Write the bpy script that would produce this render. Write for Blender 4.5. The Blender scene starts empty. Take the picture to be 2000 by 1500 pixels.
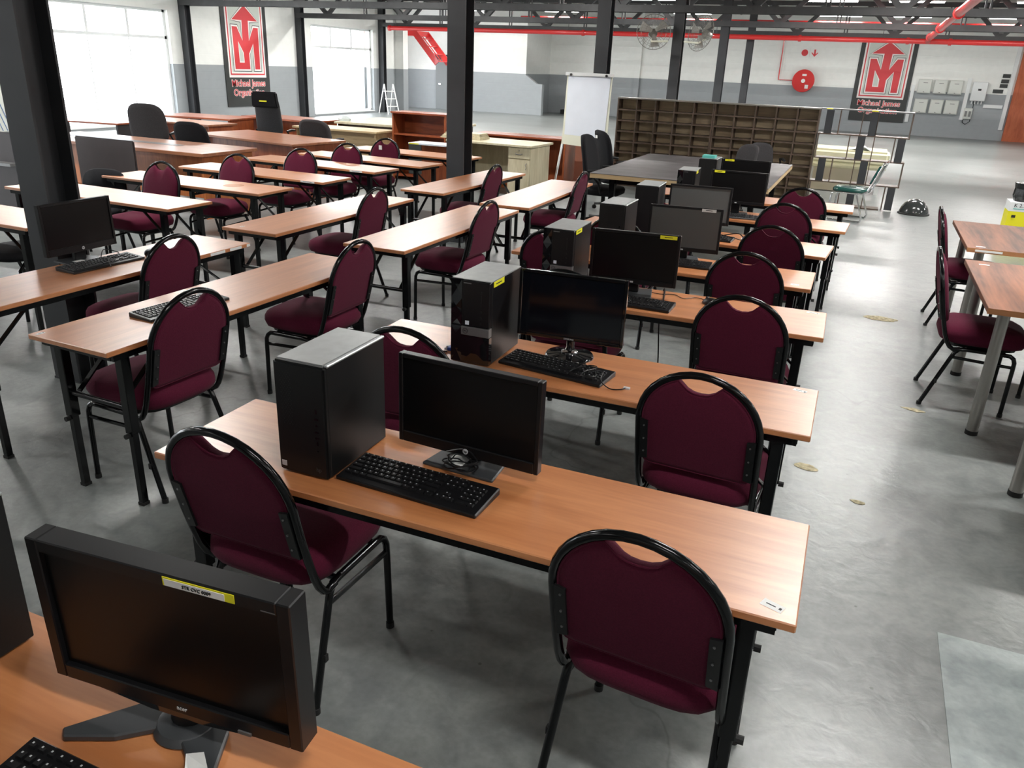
import bpy, bmesh, math, random
from mathutils import Matrix, Vector
random.seed(7)
C = bpy.context.scene.collection
S = bpy.context.scene
R = math.radians
PI = math.pi

# ---------------------------------------------------------------- camera
cam_d = bpy.data.cameras.new('camera'); cam = bpy.data.objects.new('camera', cam_d); C.objects.link(cam)
cam_d.sensor_fit = 'HORIZONTAL'; cam_d.sensor_width = 36; cam_d.lens = 1545.64 / 2000 * 36
cam_d.clip_start = .02; cam_d.clip_end = 300
PITCH, ROLL, YAW = .383499, .0413769, R(22.5)
f_ = Vector((0, math.cos(PITCH), -math.sin(PITCH))); r_ = Vector((1, 0, 0)); u_ = r_.cross(f_)
r2 = math.cos(ROLL) * r_ + math.sin(ROLL) * u_; u2 = -math.sin(ROLL) * r_ + math.cos(ROLL) * u_
M3 = Matrix.Rotation(YAW, 3, 'Z') @ Matrix((r2, u2, -f_)).transposed()
cam.matrix_world = Matrix.Translation((0, 0, 1.8201)) @ M3.to_4x4()
S.camera = cam

# ---------------------------------------------------------------- world, exposure, lamps
w = bpy.data.worlds.new('sky'); S.world = w; w.use_nodes = True
bg = w.node_tree.nodes['Background']; bg.inputs[0].default_value = (.90, .95, 1, 1); bg.inputs[1].default_value = 9.0
S.view_settings.view_transform = 'Standard'; S.view_settings.look = 'None'
S.view_settings.gamma = 1; S.view_settings.use_curve_mapping = False
S.view_settings.exposure = 0.17
LAMP_W = 70.0

def area(name, loc, rot, sx, sy, power, col=(1, 1, 1), portal=False):
    l = bpy.data.lights.new(name, 'AREA'); l.shape = 'RECTANGLE'; l.size = sx; l.size_y = sy
    l.energy = power; l.color = col
    if portal: l.cycles.is_portal = True
    o = bpy.data.objects.new(name, l); C.objects.link(o); o.location = loc; o.rotation_euler = rot
    return o
WINS = [(13.15, 16.68), (22.55, 26.12), (4.2, 7.7), (-.6, 2.9)]     # window bays of the left wall (y from, y to)
for a, b in WINS:
    area('window_portal', (-16.9, (a + b) / 2, 1.42), (0, R(-90), 0), 2.7, b - a, 1, portal=True)

# ---------------------------------------------------------------- materials
def nodes(name):
    m = bpy.data.materials.new(name); m.use_nodes = True
    nt = m.node_tree; b = nt.nodes['Principled BSDF']; return m, nt, b
def mat(name, col, rough=.5, metal=0, noise=0, scale=20, bump=0, coat=0, spec=None, emit=None, stren=1, sheen=0):
    m, nt, b = nodes(name)
    b.inputs['Base Color'].default_value = (*col, 1); b.inputs['Roughness'].default_value = rough
    b.inputs['Metallic'].default_value = metal; b.inputs['Coat Weight'].default_value = coat
    if spec is not None: b.inputs['Specular IOR Level'].default_value = spec
    if sheen: b.inputs['Sheen Weight'].default_value = sheen
    if emit: b.inputs['Emission Color'].default_value = (*emit, 1); b.inputs['Emission Strength'].default_value = stren
    if noise or bump:
        tc = nt.nodes.new('ShaderNodeTexCoord'); n = nt.nodes.new('ShaderNodeTexNoise')
        n.inputs['Scale'].default_value = scale; n.inputs['Detail'].default_value = 5
        nt.links.new(tc.outputs['Object'], n.inputs['Vector'])
        if noise:
            r = nt.nodes.new('ShaderNodeValToRGB')
            r.color_ramp.elements[0].position = .3; r.color_ramp.elements[1].position = .7
            r.color_ramp.elements[0].color = (*[c * (1 - noise) for c in col], 1)
            r.color_ramp.elements[1].color = (*[min(1, c * (1 + noise)) for c in col], 1)
            nt.links.new(n.outputs['Fac'], r.inputs[0]); nt.links.new(r.outputs[0], b.inputs['Base Color'])
        if bump:
            bp = nt.nodes.new('ShaderNodeBump'); bp.inputs['Strength'].default_value = bump; bp.inputs['Distance'].default_value = .01
            nt.links.new(n.outputs['Fac'], bp.inputs['Height']); nt.links.new(bp.outputs[0], b.inputs['Normal'])
    return m
def wood(name, dark, light, rough=.3, sc=(1.2, 14, 14), axis=0, coat=0.0):
    m, nt, b = nodes(name)
    N, Lk = nt.nodes.new, nt.links.new
    tc = N('ShaderNodeTexCoord'); oi = N('ShaderNodeObjectInfo'); ad = N('ShaderNodeVectorMath'); ad.operation = 'ADD'
    mul = N('ShaderNodeMath'); mul.operation = 'MULTIPLY'; mul.inputs[1].default_value = 37
    Lk(oi.outputs['Random'], mul.inputs[0]); Lk(tc.outputs['Object'], ad.inputs[0]); Lk(mul.outputs[0], ad.inputs[1])
    mp = N('ShaderNodeMapping'); s = list(sc)
    if axis == 1: s = [sc[1], sc[0], sc[2]]
    if axis == 2: s = [sc[1], sc[2], sc[0]]
    mp.inputs['Scale'].default_value = s; Lk(ad.outputs[0], mp.inputs['Vector'])
    n1 = N('ShaderNodeTexNoise'); n1.inputs['Scale'].default_value = 1.6; n1.inputs['Detail'].default_value = 6; n1.inputs['Distortion'].default_value = .6
    n2 = N('ShaderNodeTexNoise'); n2.inputs['Scale'].default_value = 9; n2.inputs['Detail'].default_value = 3
    Lk(mp.outputs[0], n1.inputs['Vector']); Lk(mp.outputs[0], n2.inputs['Vector'])
    mx = N('ShaderNodeMath'); mx.operation = 'MULTIPLY_ADD'; mx.inputs[1].default_value = .35
    Lk(n2.outputs['Fac'], mx.inputs[0]); Lk(n1.outputs['Fac'], mx.inputs[2])
    r = N('ShaderNodeValToRGB'); r.color_ramp.elements[0].position = .5; r.color_ramp.elements[1].position = .85
    r.color_ramp.elements[0].color = (*dark, 1); r.color_ramp.elements[1].color = (*light, 1)
    Lk(mx.outputs[0], r.inputs[0]); Lk(r.outputs[0], b.inputs['Base Color'])
    b.inputs['Roughness'].default_value = rough; b.inputs['Coat Weight'].default_value = coat; b.inputs['Coat Roughness'].default_value = .32; b.inputs['Coat IOR'].default_value = 1.62
    return m
M = {}
M['oak'] = wood('cherry_laminate', (.48, .168, .054), (.62, .25, .094), .42, (1.0, 12, 12), 0, 1.0)
M['oakedge'] = wood('cherry_edge', (.36, .15, .06), (.48, .22, .095), .4)
M['walnut'] = wood('walnut_laminate', (.085, .032, .016), (.27, .100, .045), .5, (6, .55, 6), 0)
M['walnut'].node_tree.nodes['Principled BSDF'].inputs['Specular IOR Level'].default_value = .3
M['cherry'] = wood('red_cherry', (.20, .045, .018), (.34, .085, .03), .32, (1.5, 10, 10))
M['cherryv'] = wood('red_cherry_upright', (.22, .05, .018), (.36, .095, .032), .35, (1.5, 10, 10), 2)
M['orange'] = wood('orange_cherry', (.38, .11, .03), (.52, .17, .05), .35, (1.5, 10, 10), 2)
M['partition'] = wood('orange_red_partition', (.40, .085, .03), (.52, .13, .05), .45, (1.5, 10, 10), 2)
M['deskbrown'] = wood('desk_brown', (.24, .09, .045), (.38, .16, .08), .3, (1.2, 10, 10))
M['beige'] = wood('beige_laminate', (.50, .44, .29), (.62, .56, .40), .4, (1.5, 9, 9), 2)
M['cubby'] = wood('shelf_brown', (.055, .036, .026), (.11, .072, .05), .45, (8, 1.5, 8), 0)
M['cubbyback'] = wood('shelf_back', (.62, .47, .29), (.82, .65, .43), .5, (1.2, 6, 16), 0)
M['blacktop'] = mat('dark_slate_top', (.075, .065, .068), .42, noise=.45, scale=5)
M['ply'] = wood('ply_edge', (.40, .28, .14), (.55, .40, .22), .5)
M['black'] = mat('black_powdercoat', (.003, .0035, .004), .16, spec=.35)
M['blackmat'] = mat('black_matte_steel', (.006, .0065, .007), .4, spec=.4)
M['fab'] = mat('maroon_fabric', (.092, .0098, .028), .9, noise=.16, scale=260, bump=.15, spec=.12, sheen=.04)
M['column'] = mat('charcoal_steel', (.028, .030, .034), .5, noise=.12, scale=4)
M['truss'] = mat('dark_grey_steel', (.040, .041, .043), .5, noise=.2, scale=6)
M['plast'] = mat('black_plastic', (.006, .006, .007), .35, spec=.4)
M['plastm'] = mat('black_plastic_matte', (.006, .0065, .007), .45, noise=.2, scale=200, spec=.4)
M['pctop_glare'] = mat('case_top_glare', (.50, .52, .52), .38, metal=.5, noise=.06, scale=30)  # window reflection on the tower tops, painted as a pale base colour
M['gloss'] = mat('piano_black', (.006, .006, .007), .08, coat=.6)
M['screen'] = mat('matte_screen', (.003, .003, .0035), .30, spec=.35)
M['screeng'] = mat('glossy_screen', (.004, .005, .008), .10)
M['key'] = mat('keycap', (.006, .006, .007), .42, spec=.4)
M['grey'] = mat('case_grey', (.045, .048, .052), .35)
M['strip'] = mat('silver_strip', (.20, .20, .20), .35, metal=.5)
M['chrome'] = mat('chrome', (.75, .76, .77), .12, metal=1)
M['steel'] = mat('brushed_steel', (.36, .345, .32), .32, metal=.85)
M['screw'] = mat('screw', (.35, .35, .35), .3, metal=1)
M['white'] = mat('white_paper', (.82, .82, .80), .6)
M['whitegloss'] = mat('whiteboard', (.74, .78, .86), .3, noise=.04, scale=3)
M['cream'] = mat('cream_board', (.72, .72, .60), .5)
M['yellow'] = mat('yellow_label', (.80, .76, .02), .5)
M['yelbox'] = mat('yellow_carton', (.78, .72, .01), .5)
M['ink'] = mat('ink', (.01, .01, .01), .6)
M['silver'] = mat('silver_print', (.55, .56, .58), .4)
M['red'] = mat('red_paint', (.62, .025, .025), .3, coat=.3)
M['redprint'] = mat('red_print', (.66, .045, .055), .5)
M['pinkprint'] = mat('pale_red_print', (.78, .42, .40), .5)
M['bannerbg'] = mat('banner_charcoal', (.035, .038, .037), .55)
M['bannerpane'] = mat('banner_pale', (.56, .60, .55), .3)
M['bannerwhite'] = mat('banner_white', (.85, .80, .78), .5)
M['boxgrey'] = mat('db_box', (.62, .64, .60), .45)
M['wpvc'] = mat('white_pvc', (.76, .78, .78), .4)
M['officef'] = mat('black_office_fabric', (.010, .010, .012), .85, noise=.2, scale=120, spec=.2)
M['greyf'] = mat('charcoal_office_fabric', (.045, .042, .044), .85, noise=.2, scale=120, spec=.2)
M['mesh'] = mat('mesh_back', (.014, .015, .018), .6, noise=.5, scale=90)
M['green'] = mat('green_vinyl', (.010, .060, .050), .22, coat=.2)
M['lid'] = mat('smoked_lid', (.03, .034, .034), .16, coat=.3)
M['rubber'] = mat('rubber', (.01, .01, .01), .7)
M['brownpanel'] = mat('dark_brown_panel', (.036, .026, .026), .5, noise=.1, scale=6)
M['ash'] = mat('grey_plastic', (.06, .07, .068), .3)
M['blue'] = mat('blue_connector', (.03, .08, .42), .4)
M['teal'] = mat('teal_pack', (.10, .45, .40), .5)
M['foam'] = mat('pale_foam', (.66, .64, .45), .8, noise=.08, scale=5)
M['beigepanel'] = mat('beige_panel', (.46, .42, .32), .6, noise=.04, scale=4)
M['lampbody'] = mat('lamp_body', (.7, .7, .7), .5)
M['tubelight'] = mat('tube_light', (1, 1, 1), .5, emit=(1, .99, .96), stren=14)
M['fanwire'] = mat('fan_wire', (.20, .19, .17), .4, metal=.6)
M['fanblade'] = mat('fan_blade', (.26, .25, .23), .4)
M['blueprint'] = mat('blue_print', (.08, .18, .42), .6)
M['bag'] = mat('black_bag', (.008, .009, .009), .25, noise=.4, scale=14, bump=.8)
M['ochre'] = mat('ochre_concrete', (.42, .37, .24), .9, noise=.45, scale=40, bump=.6)
M['film'] = mat('clear_plastic', (.62, .68, .68), .2)

def floor_material(name, base, patchy=True):
    m, nt, b = nodes(name); N, Lk = nt.nodes.new, nt.links.new
    tc = N('ShaderNodeTexCoord')
    def noise(sc, det=5, dist=0, vec=None):
        n = N('ShaderNodeTexNoise'); n.inputs['Scale'].default_value = sc; n.inputs['Detail'].default_value = det; n.inputs['Distortion'].default_value = dist
        Lk(vec or tc.outputs['Object'], n.inputs['Vector']); return n.outputs['Fac']
    mpn = N('ShaderNodeMapping'); mpn.inputs['Scale'].default_value = (1, 2.6, 1); mpn.inputs['Rotation'].default_value = (0, 0, -.25); Lk(tc.outputs['Object'], mpn.inputs['Vector'])
    big = noise(.6, 8, .8); mid = noise(7.5, 10, .9); fine = noise(45, 5)
    def ramp(src, p0, p1, c0, c1):
        r = N('ShaderNodeValToRGB'); r.color_ramp.elements[0].position = p0; r.color_ramp.elements[1].position = p1
        r.color_ramp.elements[0].color = (*c0, 1); r.color_ramp.elements[1].color = (*c1, 1); Lk(src, r.inputs[0]); return r.outputs[0]
    c0 = tuple(x * .86 for x in base); c1 = tuple(x * 1.10 for x in base)
    a = ramp(big, .33, .68, c0, c1)
    g = ramp(mid, .32, .70, (.76, .775, .78), (1.15, 1.15, 1.13))
    h = ramp(fine, .3, .7, (.90, .90, .90), (1.08, 1.08, 1.08))
    def mult(x, y):
        k = N('ShaderNodeMix'); k.data_type = 'RGBA'; k.blend_type = 'MULTIPLY'; k.inputs[0].default_value = 1
        Lk(x, k.inputs[6]); Lk(y, k.inputs[7]); return k.outputs[2]
    col = mult(mult(a, g), h)
    if patchy:
        # hairline cracks and slab joints
        v = N('ShaderNodeTexVoronoi'); v.feature = 'DISTANCE_TO_EDGE'; v.inputs['Scale'].default_value = .33
        wv = N('ShaderNodeVectorMath'); wv.operation = 'ADD'; n3 = N('ShaderNodeTexNoise'); n3.inputs['Scale'].default_value = 2.5
        Lk(tc.outputs['Object'], n3.inputs['Vector']); Lk(tc.outputs['Object'], wv.inputs[0]); Lk(n3.outputs['Color'], wv.inputs[1]); Lk(wv.outputs[0], v.inputs['Vector'])
        cr = ramp(v.outputs['Distance'], .0, .003, (.72, .72, .72), (1, 1, 1)); col = mult(col, cr)
        sp = N('ShaderNodeTexVoronoi'); sp.inputs['Scale'].default_value = 4; Lk(tc.outputs['Object'], sp.inputs['Vector'])
        s1 = ramp(sp.outputs['Distance'], .022, .03, (.5, .5, .5), (1, 1, 1)); col = mult(col, s1)
    Lk(col, b.inputs['Base Color'])
    rr = N('ShaderNodeMapRange'); rr.inputs['To Min'].default_value = .27; rr.inputs['To Max'].default_value = .40; Lk(mid, rr.inputs['Value'])
    Lk(rr.outputs[0], b.inputs['Roughness'])
    bp = N('ShaderNodeBump'); bp.inputs['Strength'].default_value = .30; bp.inputs['Distance'].default_value = .01
    n5 = noise(11, 6, .4); Lk(n5, bp.inputs['Height']); Lk(bp.outputs[0], b.inputs['Normal'])
    b.inputs['Specular IOR Level'].default_value = .6
    return m
M['floor'] = floor_material('painted_concrete', (.205, .218, .215))
M['patch'] = floor_material('painted_patch', (.34, .385, .385), False)

def wall_material(name, split, up, low):
    m, nt, b = nodes(name); N, Lk = nt.nodes.new, nt.links.new
    g = N('ShaderNodeNewGeometry'); sx = N('ShaderNodeSeparateXYZ'); Lk(g.outputs['Position'], sx.inputs[0])
    n = N('ShaderNodeTexNoise'); n.inputs['Scale'].default_value = 6; Lk(g.outputs['Position'], n.inputs['Vector'])
    cmp_ = N('ShaderNodeMath'); cmp_.operation = 'GREATER_THAN'; cmp_.inputs[1].default_value = split; Lk(sx.outputs['Z'], cmp_.inputs[0])
    mx = N('ShaderNodeMix'); mx.data_type = 'RGBA'; Lk(cmp_.outputs[0], mx.inputs[0])
    mx.inputs[6].default_value = (*low, 1); mx.inputs[7].default_value = (*up, 1)
    br = N('ShaderNodeMath'); br.operation = 'MULTIPLY_ADD'; br.inputs[1].default_value = .10; br.inputs[2].default_value = .95; Lk(n.outputs['Fac'], br.inputs[0])
    ml = N('ShaderNodeVectorMath'); ml.operation = 'SCALE'; Lk(mx.outputs[2], ml.inputs[0]); Lk(br.outputs[0], ml.inputs[3])
    Lk(ml.outputs[0], b.inputs['Base Color']); b.inputs['Roughness'].default_value = .45
    # faint block courses
    md = N('ShaderNodeMath'); md.operation = 'PINGPONG'; md.inputs[1].default_value = .11; Lk(sx.outputs['Z'], md.inputs[0])
    cl = N('ShaderNodeMath'); cl.operation = 'MINIMUM'; cl.inputs[1].default_value = .012; Lk(md.outputs[0], cl.inputs[0])
    bp = N('ShaderNodeBump'); bp.inputs['Strength'].default_value = .5; bp.inputs['Distance'].default_value = .25; Lk(cl.outputs[0], bp.inputs['Height'])
    Lk(bp.outputs[0], b.inputs['Normal'])
    return m
M['wall'] = wall_material('two_tone_wall', 1.50, (.84, .85, .82), (.33, .355, .37))
M['ceil'] = mat('roof_sheet', (.50, .50, .48), .6, noise=.12, scale=3)
def glass_material():
    m = bpy.data.materials.new('window_glass'); m.use_nodes = True; nt = m.node_tree; nt.nodes.clear()
    o = nt.nodes.new('ShaderNodeOutputMaterial'); t = nt.nodes.new('ShaderNodeBsdfTransparent'); g = nt.nodes.new('ShaderNodeBsdfGlossy')
    g.inputs['Roughness'].default_value = .03; x = nt.nodes.new('ShaderNodeMixShader'); x.inputs[0].default_value = .07
    nt.links.new(t.outputs[0], x.inputs[1]); nt.links.new(g.outputs[0], x.inputs[2]); nt.links.new(x.outputs[0], o.inputs[0])
    return m
M['glass'] = glass_material()

# ---------------------------------------------------------------- mesh helpers
class MB:
    def __init__(s): s.v = []; s.f = []
    def add(s, vs, fs):
        k = len(s.v); s.v += [tuple(a) for a in vs]; s.f += [tuple(i + k for i in f) for f in fs]; return s
    def box(s, x0, x1, y0, y1, z0, z1, mtx=None):
        vs = [Vector(p) for p in ((x0, y0, z0), (x1, y0, z0), (x1, y1, z0), (x0, y1, z0), (x0, y0, z1), (x1, y0, z1), (x1, y1, z1), (x0, y1, z1))]
        if mtx: vs = [mtx @ p for p in vs]
        return s.add(vs, [(3, 2, 1, 0), (4, 5, 6, 7), (0, 1, 5, 4), (1, 2, 6, 5), (2, 3, 7, 6), (3, 0, 4, 7)])
    def bar(s, p, q, w, h, up=(0, 0, 1)):
        p, q = Vector(p), Vector(q); d = (q - p).normalized(); up = Vector(up)
        if abs(d.dot(up)) > .98: up = Vector((0, 1, 0))
        a = d.cross(up).normalized() * w / 2; b = a.cross(d).normalized() * h / 2
        return s.add([p - a - b, p + a - b, p + a + b, p - a + b, q - a - b, q + a - b, q + a + b, q - a + b],
                     [(0, 1, 2, 3), (7, 6, 5, 4), (4, 5, 1, 0), (5, 6, 2, 1), (6, 7, 3, 2), (7, 4, 0, 3)])
    def tube(s, pts, r, n=10, closed=False, cap=True):
        pts = [Vector(p) for p in pts]; m = len(pts); rings = []; prev = None
        for i, p in enumerate(pts):
            if closed: d = pts[(i + 1) % m] - pts[i - 1]
            else: d = (pts[min(i + 1, m - 1)] - pts[max(i - 1, 0)])
            d.normalize()
            if prev is None:
                up = Vector((0, 0, 1)) if abs(d.z) < .9 else Vector((1, 0, 0))
                a = d.cross(up).normalized()
            else: a = (prev - d * prev.dot(d)).normalized()
            prev = a; b = d.cross(a)
            rr = r[i] if isinstance(r, (list, tuple)) else r
            rings.append([p + (a * math.cos(2 * PI * k / n) + b * math.sin(2 * PI * k / n)) * rr for k in range(n)])
        vs = [v for rg in rings for v in rg]; fs = []
        for i in range(m if closed else m - 1):
            j = (i + 1) % m
            for k in range(n):
                l = (k + 1) % n; fs.append((i * n + k, i * n + l, j * n + l, j * n + k))
        if cap and not closed: fs += [tuple(range(n - 1, -1, -1)), tuple(range((m - 1) * n, m * n))]
        return s.add(vs, fs)
    def cyl(s, p, q, r, n=14): return s.tube([p, q], r, n)
    def rings(s, rg, cap0=True, cap1=True):
        n = len(rg[0]); vs = [v for r in rg for v in r]; fs = []
        for i in range(len(rg) - 1):
            for k in range(n):
                l = (k + 1) % n; fs.append((i * n + k, i * n + l, (i + 1) * n + l, (i + 1) * n + k))
        if cap0: fs.append(tuple(range(n - 1, -1, -1)))
        if cap1: fs.append(tuple(range((len(rg) - 1) * n, len(rg) * n)))
        return s.add(vs, fs)
    def lathe(s, prof, n=24, c=(0, 0)):
        return s.rings([[(c[0] + r * math.cos(2 * PI * k / n), c[1] + r * math.sin(2 * PI * k / n), z) for k in range(n)] for r, z in prof])
    def prism(s, poly, fn, d0, d1):
        # polygon points mapped by fn(u, v, d)
        return s.rings([[fn(u, v, d0) for u, v in poly], [fn(u, v, d1) for u, v in poly]])

def mesh_of(name, mb, bevel=0, seg=1):
    me = bpy.data.meshes.new(name); me.from_pydata(mb.v, [], mb.f); me.validate()
    bm = bmesh.new(); bm.from_mesh(me); bmesh.ops.recalc_face_normals(bm, faces=bm.faces)
    if bevel: bmesh.ops.bevel(bm, geom=[e for e in bm.edges if len(e.link_faces) == 2 and e.calc_face_angle(0) > .6], offset=bevel, segments=seg, affect='EDGES', clamp_overlap=True)
    bm.to_mesh(me); bm.free(); return me
def obj(name, mb, m, parent=None, smooth=False, bevel=0, seg=1, loc=None, rot=None, label=None):
    me = mb if isinstance(mb, bpy.types.Mesh) else mesh_of(name, mb, bevel, seg)
    if not me.materials: me.materials.append(M[m] if isinstance(m, str) else m)
    if smooth:
        me.polygons.foreach_set('use_smooth', [True] * len(me.polygons))
        if smooth != 'all':
            try: me.set_sharp_from_angle(angle=R(40))
            except Exception: pass
    o = bpy.data.objects.new(name, me); C.objects.link(o); o.parent = parent
    if loc: o.location = loc
    if rot: o.rotation_euler = rot
    if label: o['label'] = label
    return o
def box(name, m, x0, x1, y0, y1, z0, z1, parent=None, bevel=0, label=None):
    return obj(name, MB().box(x0, x1, y0, y1, z0, z1), m, parent, bevel=bevel, label=label)
def thing(name, label, cat, loc=(0, 0, 0), rz=0, group=None):
    o = bpy.data.objects.new(name, None); C.objects.link(o); o.empty_display_size = .1
    o.location = loc; o.rotation_euler = (0, 0, rz); o['label'] = label; o['category'] = cat
    if group: o['group'] = group
    return o
def tag(o, label, cat, group=None):
    o['label'] = label; o['category'] = cat
    if group: o['group'] = group
    return o
def struct(o): o['kind'] = 'structure'; return o
KIDS = {}
def kids(o):
    return [c for c in o.children]
def dup(root, loc, rz, label, group=None, skip=()):
    r = root.copy(); C.objects.link(r); r.location = loc; r.rotation_euler = (0, 0, rz); r['label'] = label
    if group: r['group'] = group
    for ch in root.children:
        if ch.name.split('.')[0] in skip: continue
        c = ch.copy(); C.objects.link(c); c.parent = r
        for g in ch.children:
            d = g.copy(); C.objects.link(d); d.parent = c
    return r
def text(body, size, m, parent, loc, rot, name='lettering', offset=0, ext=.0006, align='CENTER', sx=1):
    cu = bpy.data.curves.new(name, 'FONT'); cu.body = body; cu.size = size; cu.align_x = align; cu.align_y = 'CENTER'
    cu.extrude = ext; cu.offset = offset; cu.resolution_u = 3
    t = bpy.data.objects.new(name, cu); C.objects.link(t)
    dg = bpy.context.evaluated_depsgraph_get(); me = bpy.data.meshes.new_from_object(t.evaluated_get(dg))
    bpy.data.objects.remove(t); me.materials.clear(); me.materials.append(M[m])
    o = bpy.data.objects.new(name, me); C.objects.link(o); o.parent = parent; o.location = loc; o.rotation_euler = rot; o.scale = (sx, 1, 1)
    return o
FRONT = (R(90), 0, 0)          # text standing upright, read from -Y
# ---------------------------------------------------------------- setting
XL, YB, XR, YN, ZC = -16.7, 33.2, 12.0, -6.0, 4.3
fl = struct(obj('floor', MB().box(-18.5, XR + .3, YN - .3, YB + .3, -.2, 0), 'floor'))
box('painted_patch', 'patch', .55, 1.75, 1.55, 2.73, .0005, .002, fl, label='pale blue-grey painted rectangle on the concrete')
for (x, y, rx, ry, a) in ((-2.53, 2.85, .10, .055, .5), (.02, 3.86, .06, .04, .2), (.36, 6.95, .15, .07, 0), (.27, 3.6, .035, .02, .3), (.55, 4.95, .07, .03, .3), (-5.0, 2.0, .03, .02, 0)):
    pts = [(x + math.cos(t * PI / 8 + a) * rx * random.uniform(.75, 1.1), y + math.sin(t * PI / 8) * ry * random.uniform(.75, 1.1)) for t in range(16)]
    obj('chipped_patch', MB().prism(pts, lambda u, v, d: (u, v, d), .0004, .0022), 'ochre', fl, label='chipped ochre patch in the floor paint')
g0 = struct(box('ceiling', 'ceil', -18.5, XR + .3, YN - .3, YB + .3, ZC, ZC + .1))
ribs = MB()
for i in range(118):
    y = YN + i * .34; ribs.box(-18.4, XR, y, y + .05, ZC - .035, ZC)
rb = obj('sheet_rib', ribs, 'ceil', g0); rb['kind'] = 'stuff'
# back wall (two tone)
wb = struct(box('wall_back', 'wall', -12.83, XR, YB, YB + .3, 0, ZC))
struct(box('wall_back_left', 'wall', -18.5, -12.63, 30.6, 30.8, 0, ZC))
ret = MB(); ret.box(-12.83, -12.63, 30.8, YB + .3, 0, ZC)
struct(obj('wall_recess', ret, 'wall'))
para = MB().prism([(-12.63, 0), (-11.93, 0), (-11.93, 1.14), (-12.16, 1.15), (-12.63, 1.46)], lambda u, v, d: (u, d, v), 30.6, 30.8)
struct(obj('wall_stair_parapet', para, 'wall'))
struct(box('trim_1', 'wall', -8.98, -8.76, YB - .12, YB, 0, ZC))
struct(box('trim_2', 'wall', -12.6, -8.98, YB - .05, YB, 2.66, 2.70))
struct(box('wall_right', 'wall', XR, XR + .3, YN, YB + .3, 0, ZC))
struct(box('wall_near', 'wall', -18.5, XR, YN - .3, YN, 0, ZC))
# left wall with window openings
segs = sorted(WINS); ys = YN
lw = MB()
for a, b in segs:
    lw.box(XL - .3, XL, ys, a, 0, ZC); lw.box(XL - .3, XL, a, b, 0, .08); lw.box(XL - .3, XL, a, b, 2.76, ZC); ys = b
lw.box(XL - .3, XL, ys, 27.95, 0, ZC)
struct(obj('wall_left', lw, 'wall'))
struct(box('wall_stair_end', 'wall', XL - .3, -16.35, 27.6, 27.95, 0, ZC))
struct(box('wall_left_far', 'wall', -18.5, -18.3, 27.95, 30.6, 0, ZC))
struct(box('baseboard_back', 'wall', -8.7, 4.3, YB - .02, YB, 0, .08))
for wi, (a, b) in enumerate(WINS):
    root = struct(obj('window_%d' % (wi + 1), MB().box(XL - .19, XL - .11, a, a + .07, .08, 2.76).box(XL - .19, XL - .11, b - .07, b, .08, 2.76)
        .box(XL - .19, XL - .11, a, b, 2.70, 2.76).box(XL - .19, XL - .11, a, b, 2.08, 2.15).box(XL - .19, XL - .11, a, b, .08, .13), 'wpvc'))
    for k in (1, 2):
        y = a + (b - a) * k / 3
        box('mullion', 'wpvc', XL - .18, XL - .12, y - .035, y + .035, 2.15, 2.70, root)
        box('glazing_bar', 'wpvc', XL - .165, XL - .135, y - .015, y + .015, .13, 2.08, root)
    for k in range(3):
        y0 = a + (b - a) * k / 3 + .03; y1 = a + (b - a) * (k + 1) / 3 - .03
        box('transom_pane', 'glass', XL - .152, XL - .148, y0, y1, 2.15, 2.70, root)
        box('lower_pane', 'glass', XL - .152, XL - .148, y0, y1, .13, 2.08, root)
    box('sill', 'wpvc', XL - .3, XL + .02, a, b, .05, .085, root)
# bright yard outside
yard = struct(obj('floor_yard', MB().box(-60, -17.05, -20, 60, -1.2, -1.0), mat('pale_paving', (.6, .6, .58), .8)))
bal = thing('balcony_rail', 'thin pale metal railing outside the nearer large window', 'railing', (-20.2, 14.6, -1))
for z in (1.75, 1.45, 1.15): obj('rail', MB().cyl((0, -2.4, z), (0, 2.6, z), .02, 8), 'wpvc', bal)
for y in (-2.3, -.8, .8, 2.4): obj('post', MB().cyl((0, y, 0), (0, y, 1.76), .02, 8), 'wpvc', bal)

# ---- steel columns (H section)
def column(x, y, label, top=ZC, sx=.2, sy=.2, sc=1):
    t = thing('steel_column', label, 'column', (x, y, 0), 0, 'steel columns')
    hx, hy = sx / 2, sy / 2
    obj('flange', MB().box(-hx, hx, -hy, -hy + .014, 0, top), 'column', t)
    obj('flange', MB().box(-hx, hx, hy - .014, hy, 0, top), 'column', t)
    obj('web', MB().box(-.005, .005, -hy + .014, hy - .014, 0, top), 'column', t)
    obj('base_plate', MB().box(-hx - .004, hx + .004, -hy - .004, hy + .004, 0, .012), 'column', t)
    return t
names = ['massive dark column nearest the camera, left of the computer tables', 'dark column standing between the table groups, second from the camera',
         'dark column rising behind the flipchart', 'dark column above the pigeonhole shelves with the two fans on it',
         'dark column above the middle of the pigeonhole shelves', 'farthest slim dark column above the pigeonhole shelves']
GY = [3.055, 7.755, 12.45, 17.15, 21.85, 26.55]
for (x, y), n in zip(((-4.045, GY[0]), (-3.925, GY[1]), (-3.89, GY[2]), (-3.815, GY[3]), (-3.71, GY[4]), (-3.725, GY[5])), names): column(x, y, n)
for y, n in ((17.15, 'dark wall column between the left window and the left banner'), (21.85, 'dark wall column between the left banner and the far window'), (26.55, 'dark wall column just right of the far window'), (12.45, 'dark wall column left of the nearer large window')):
    column(XL + .11, y, n)
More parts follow.
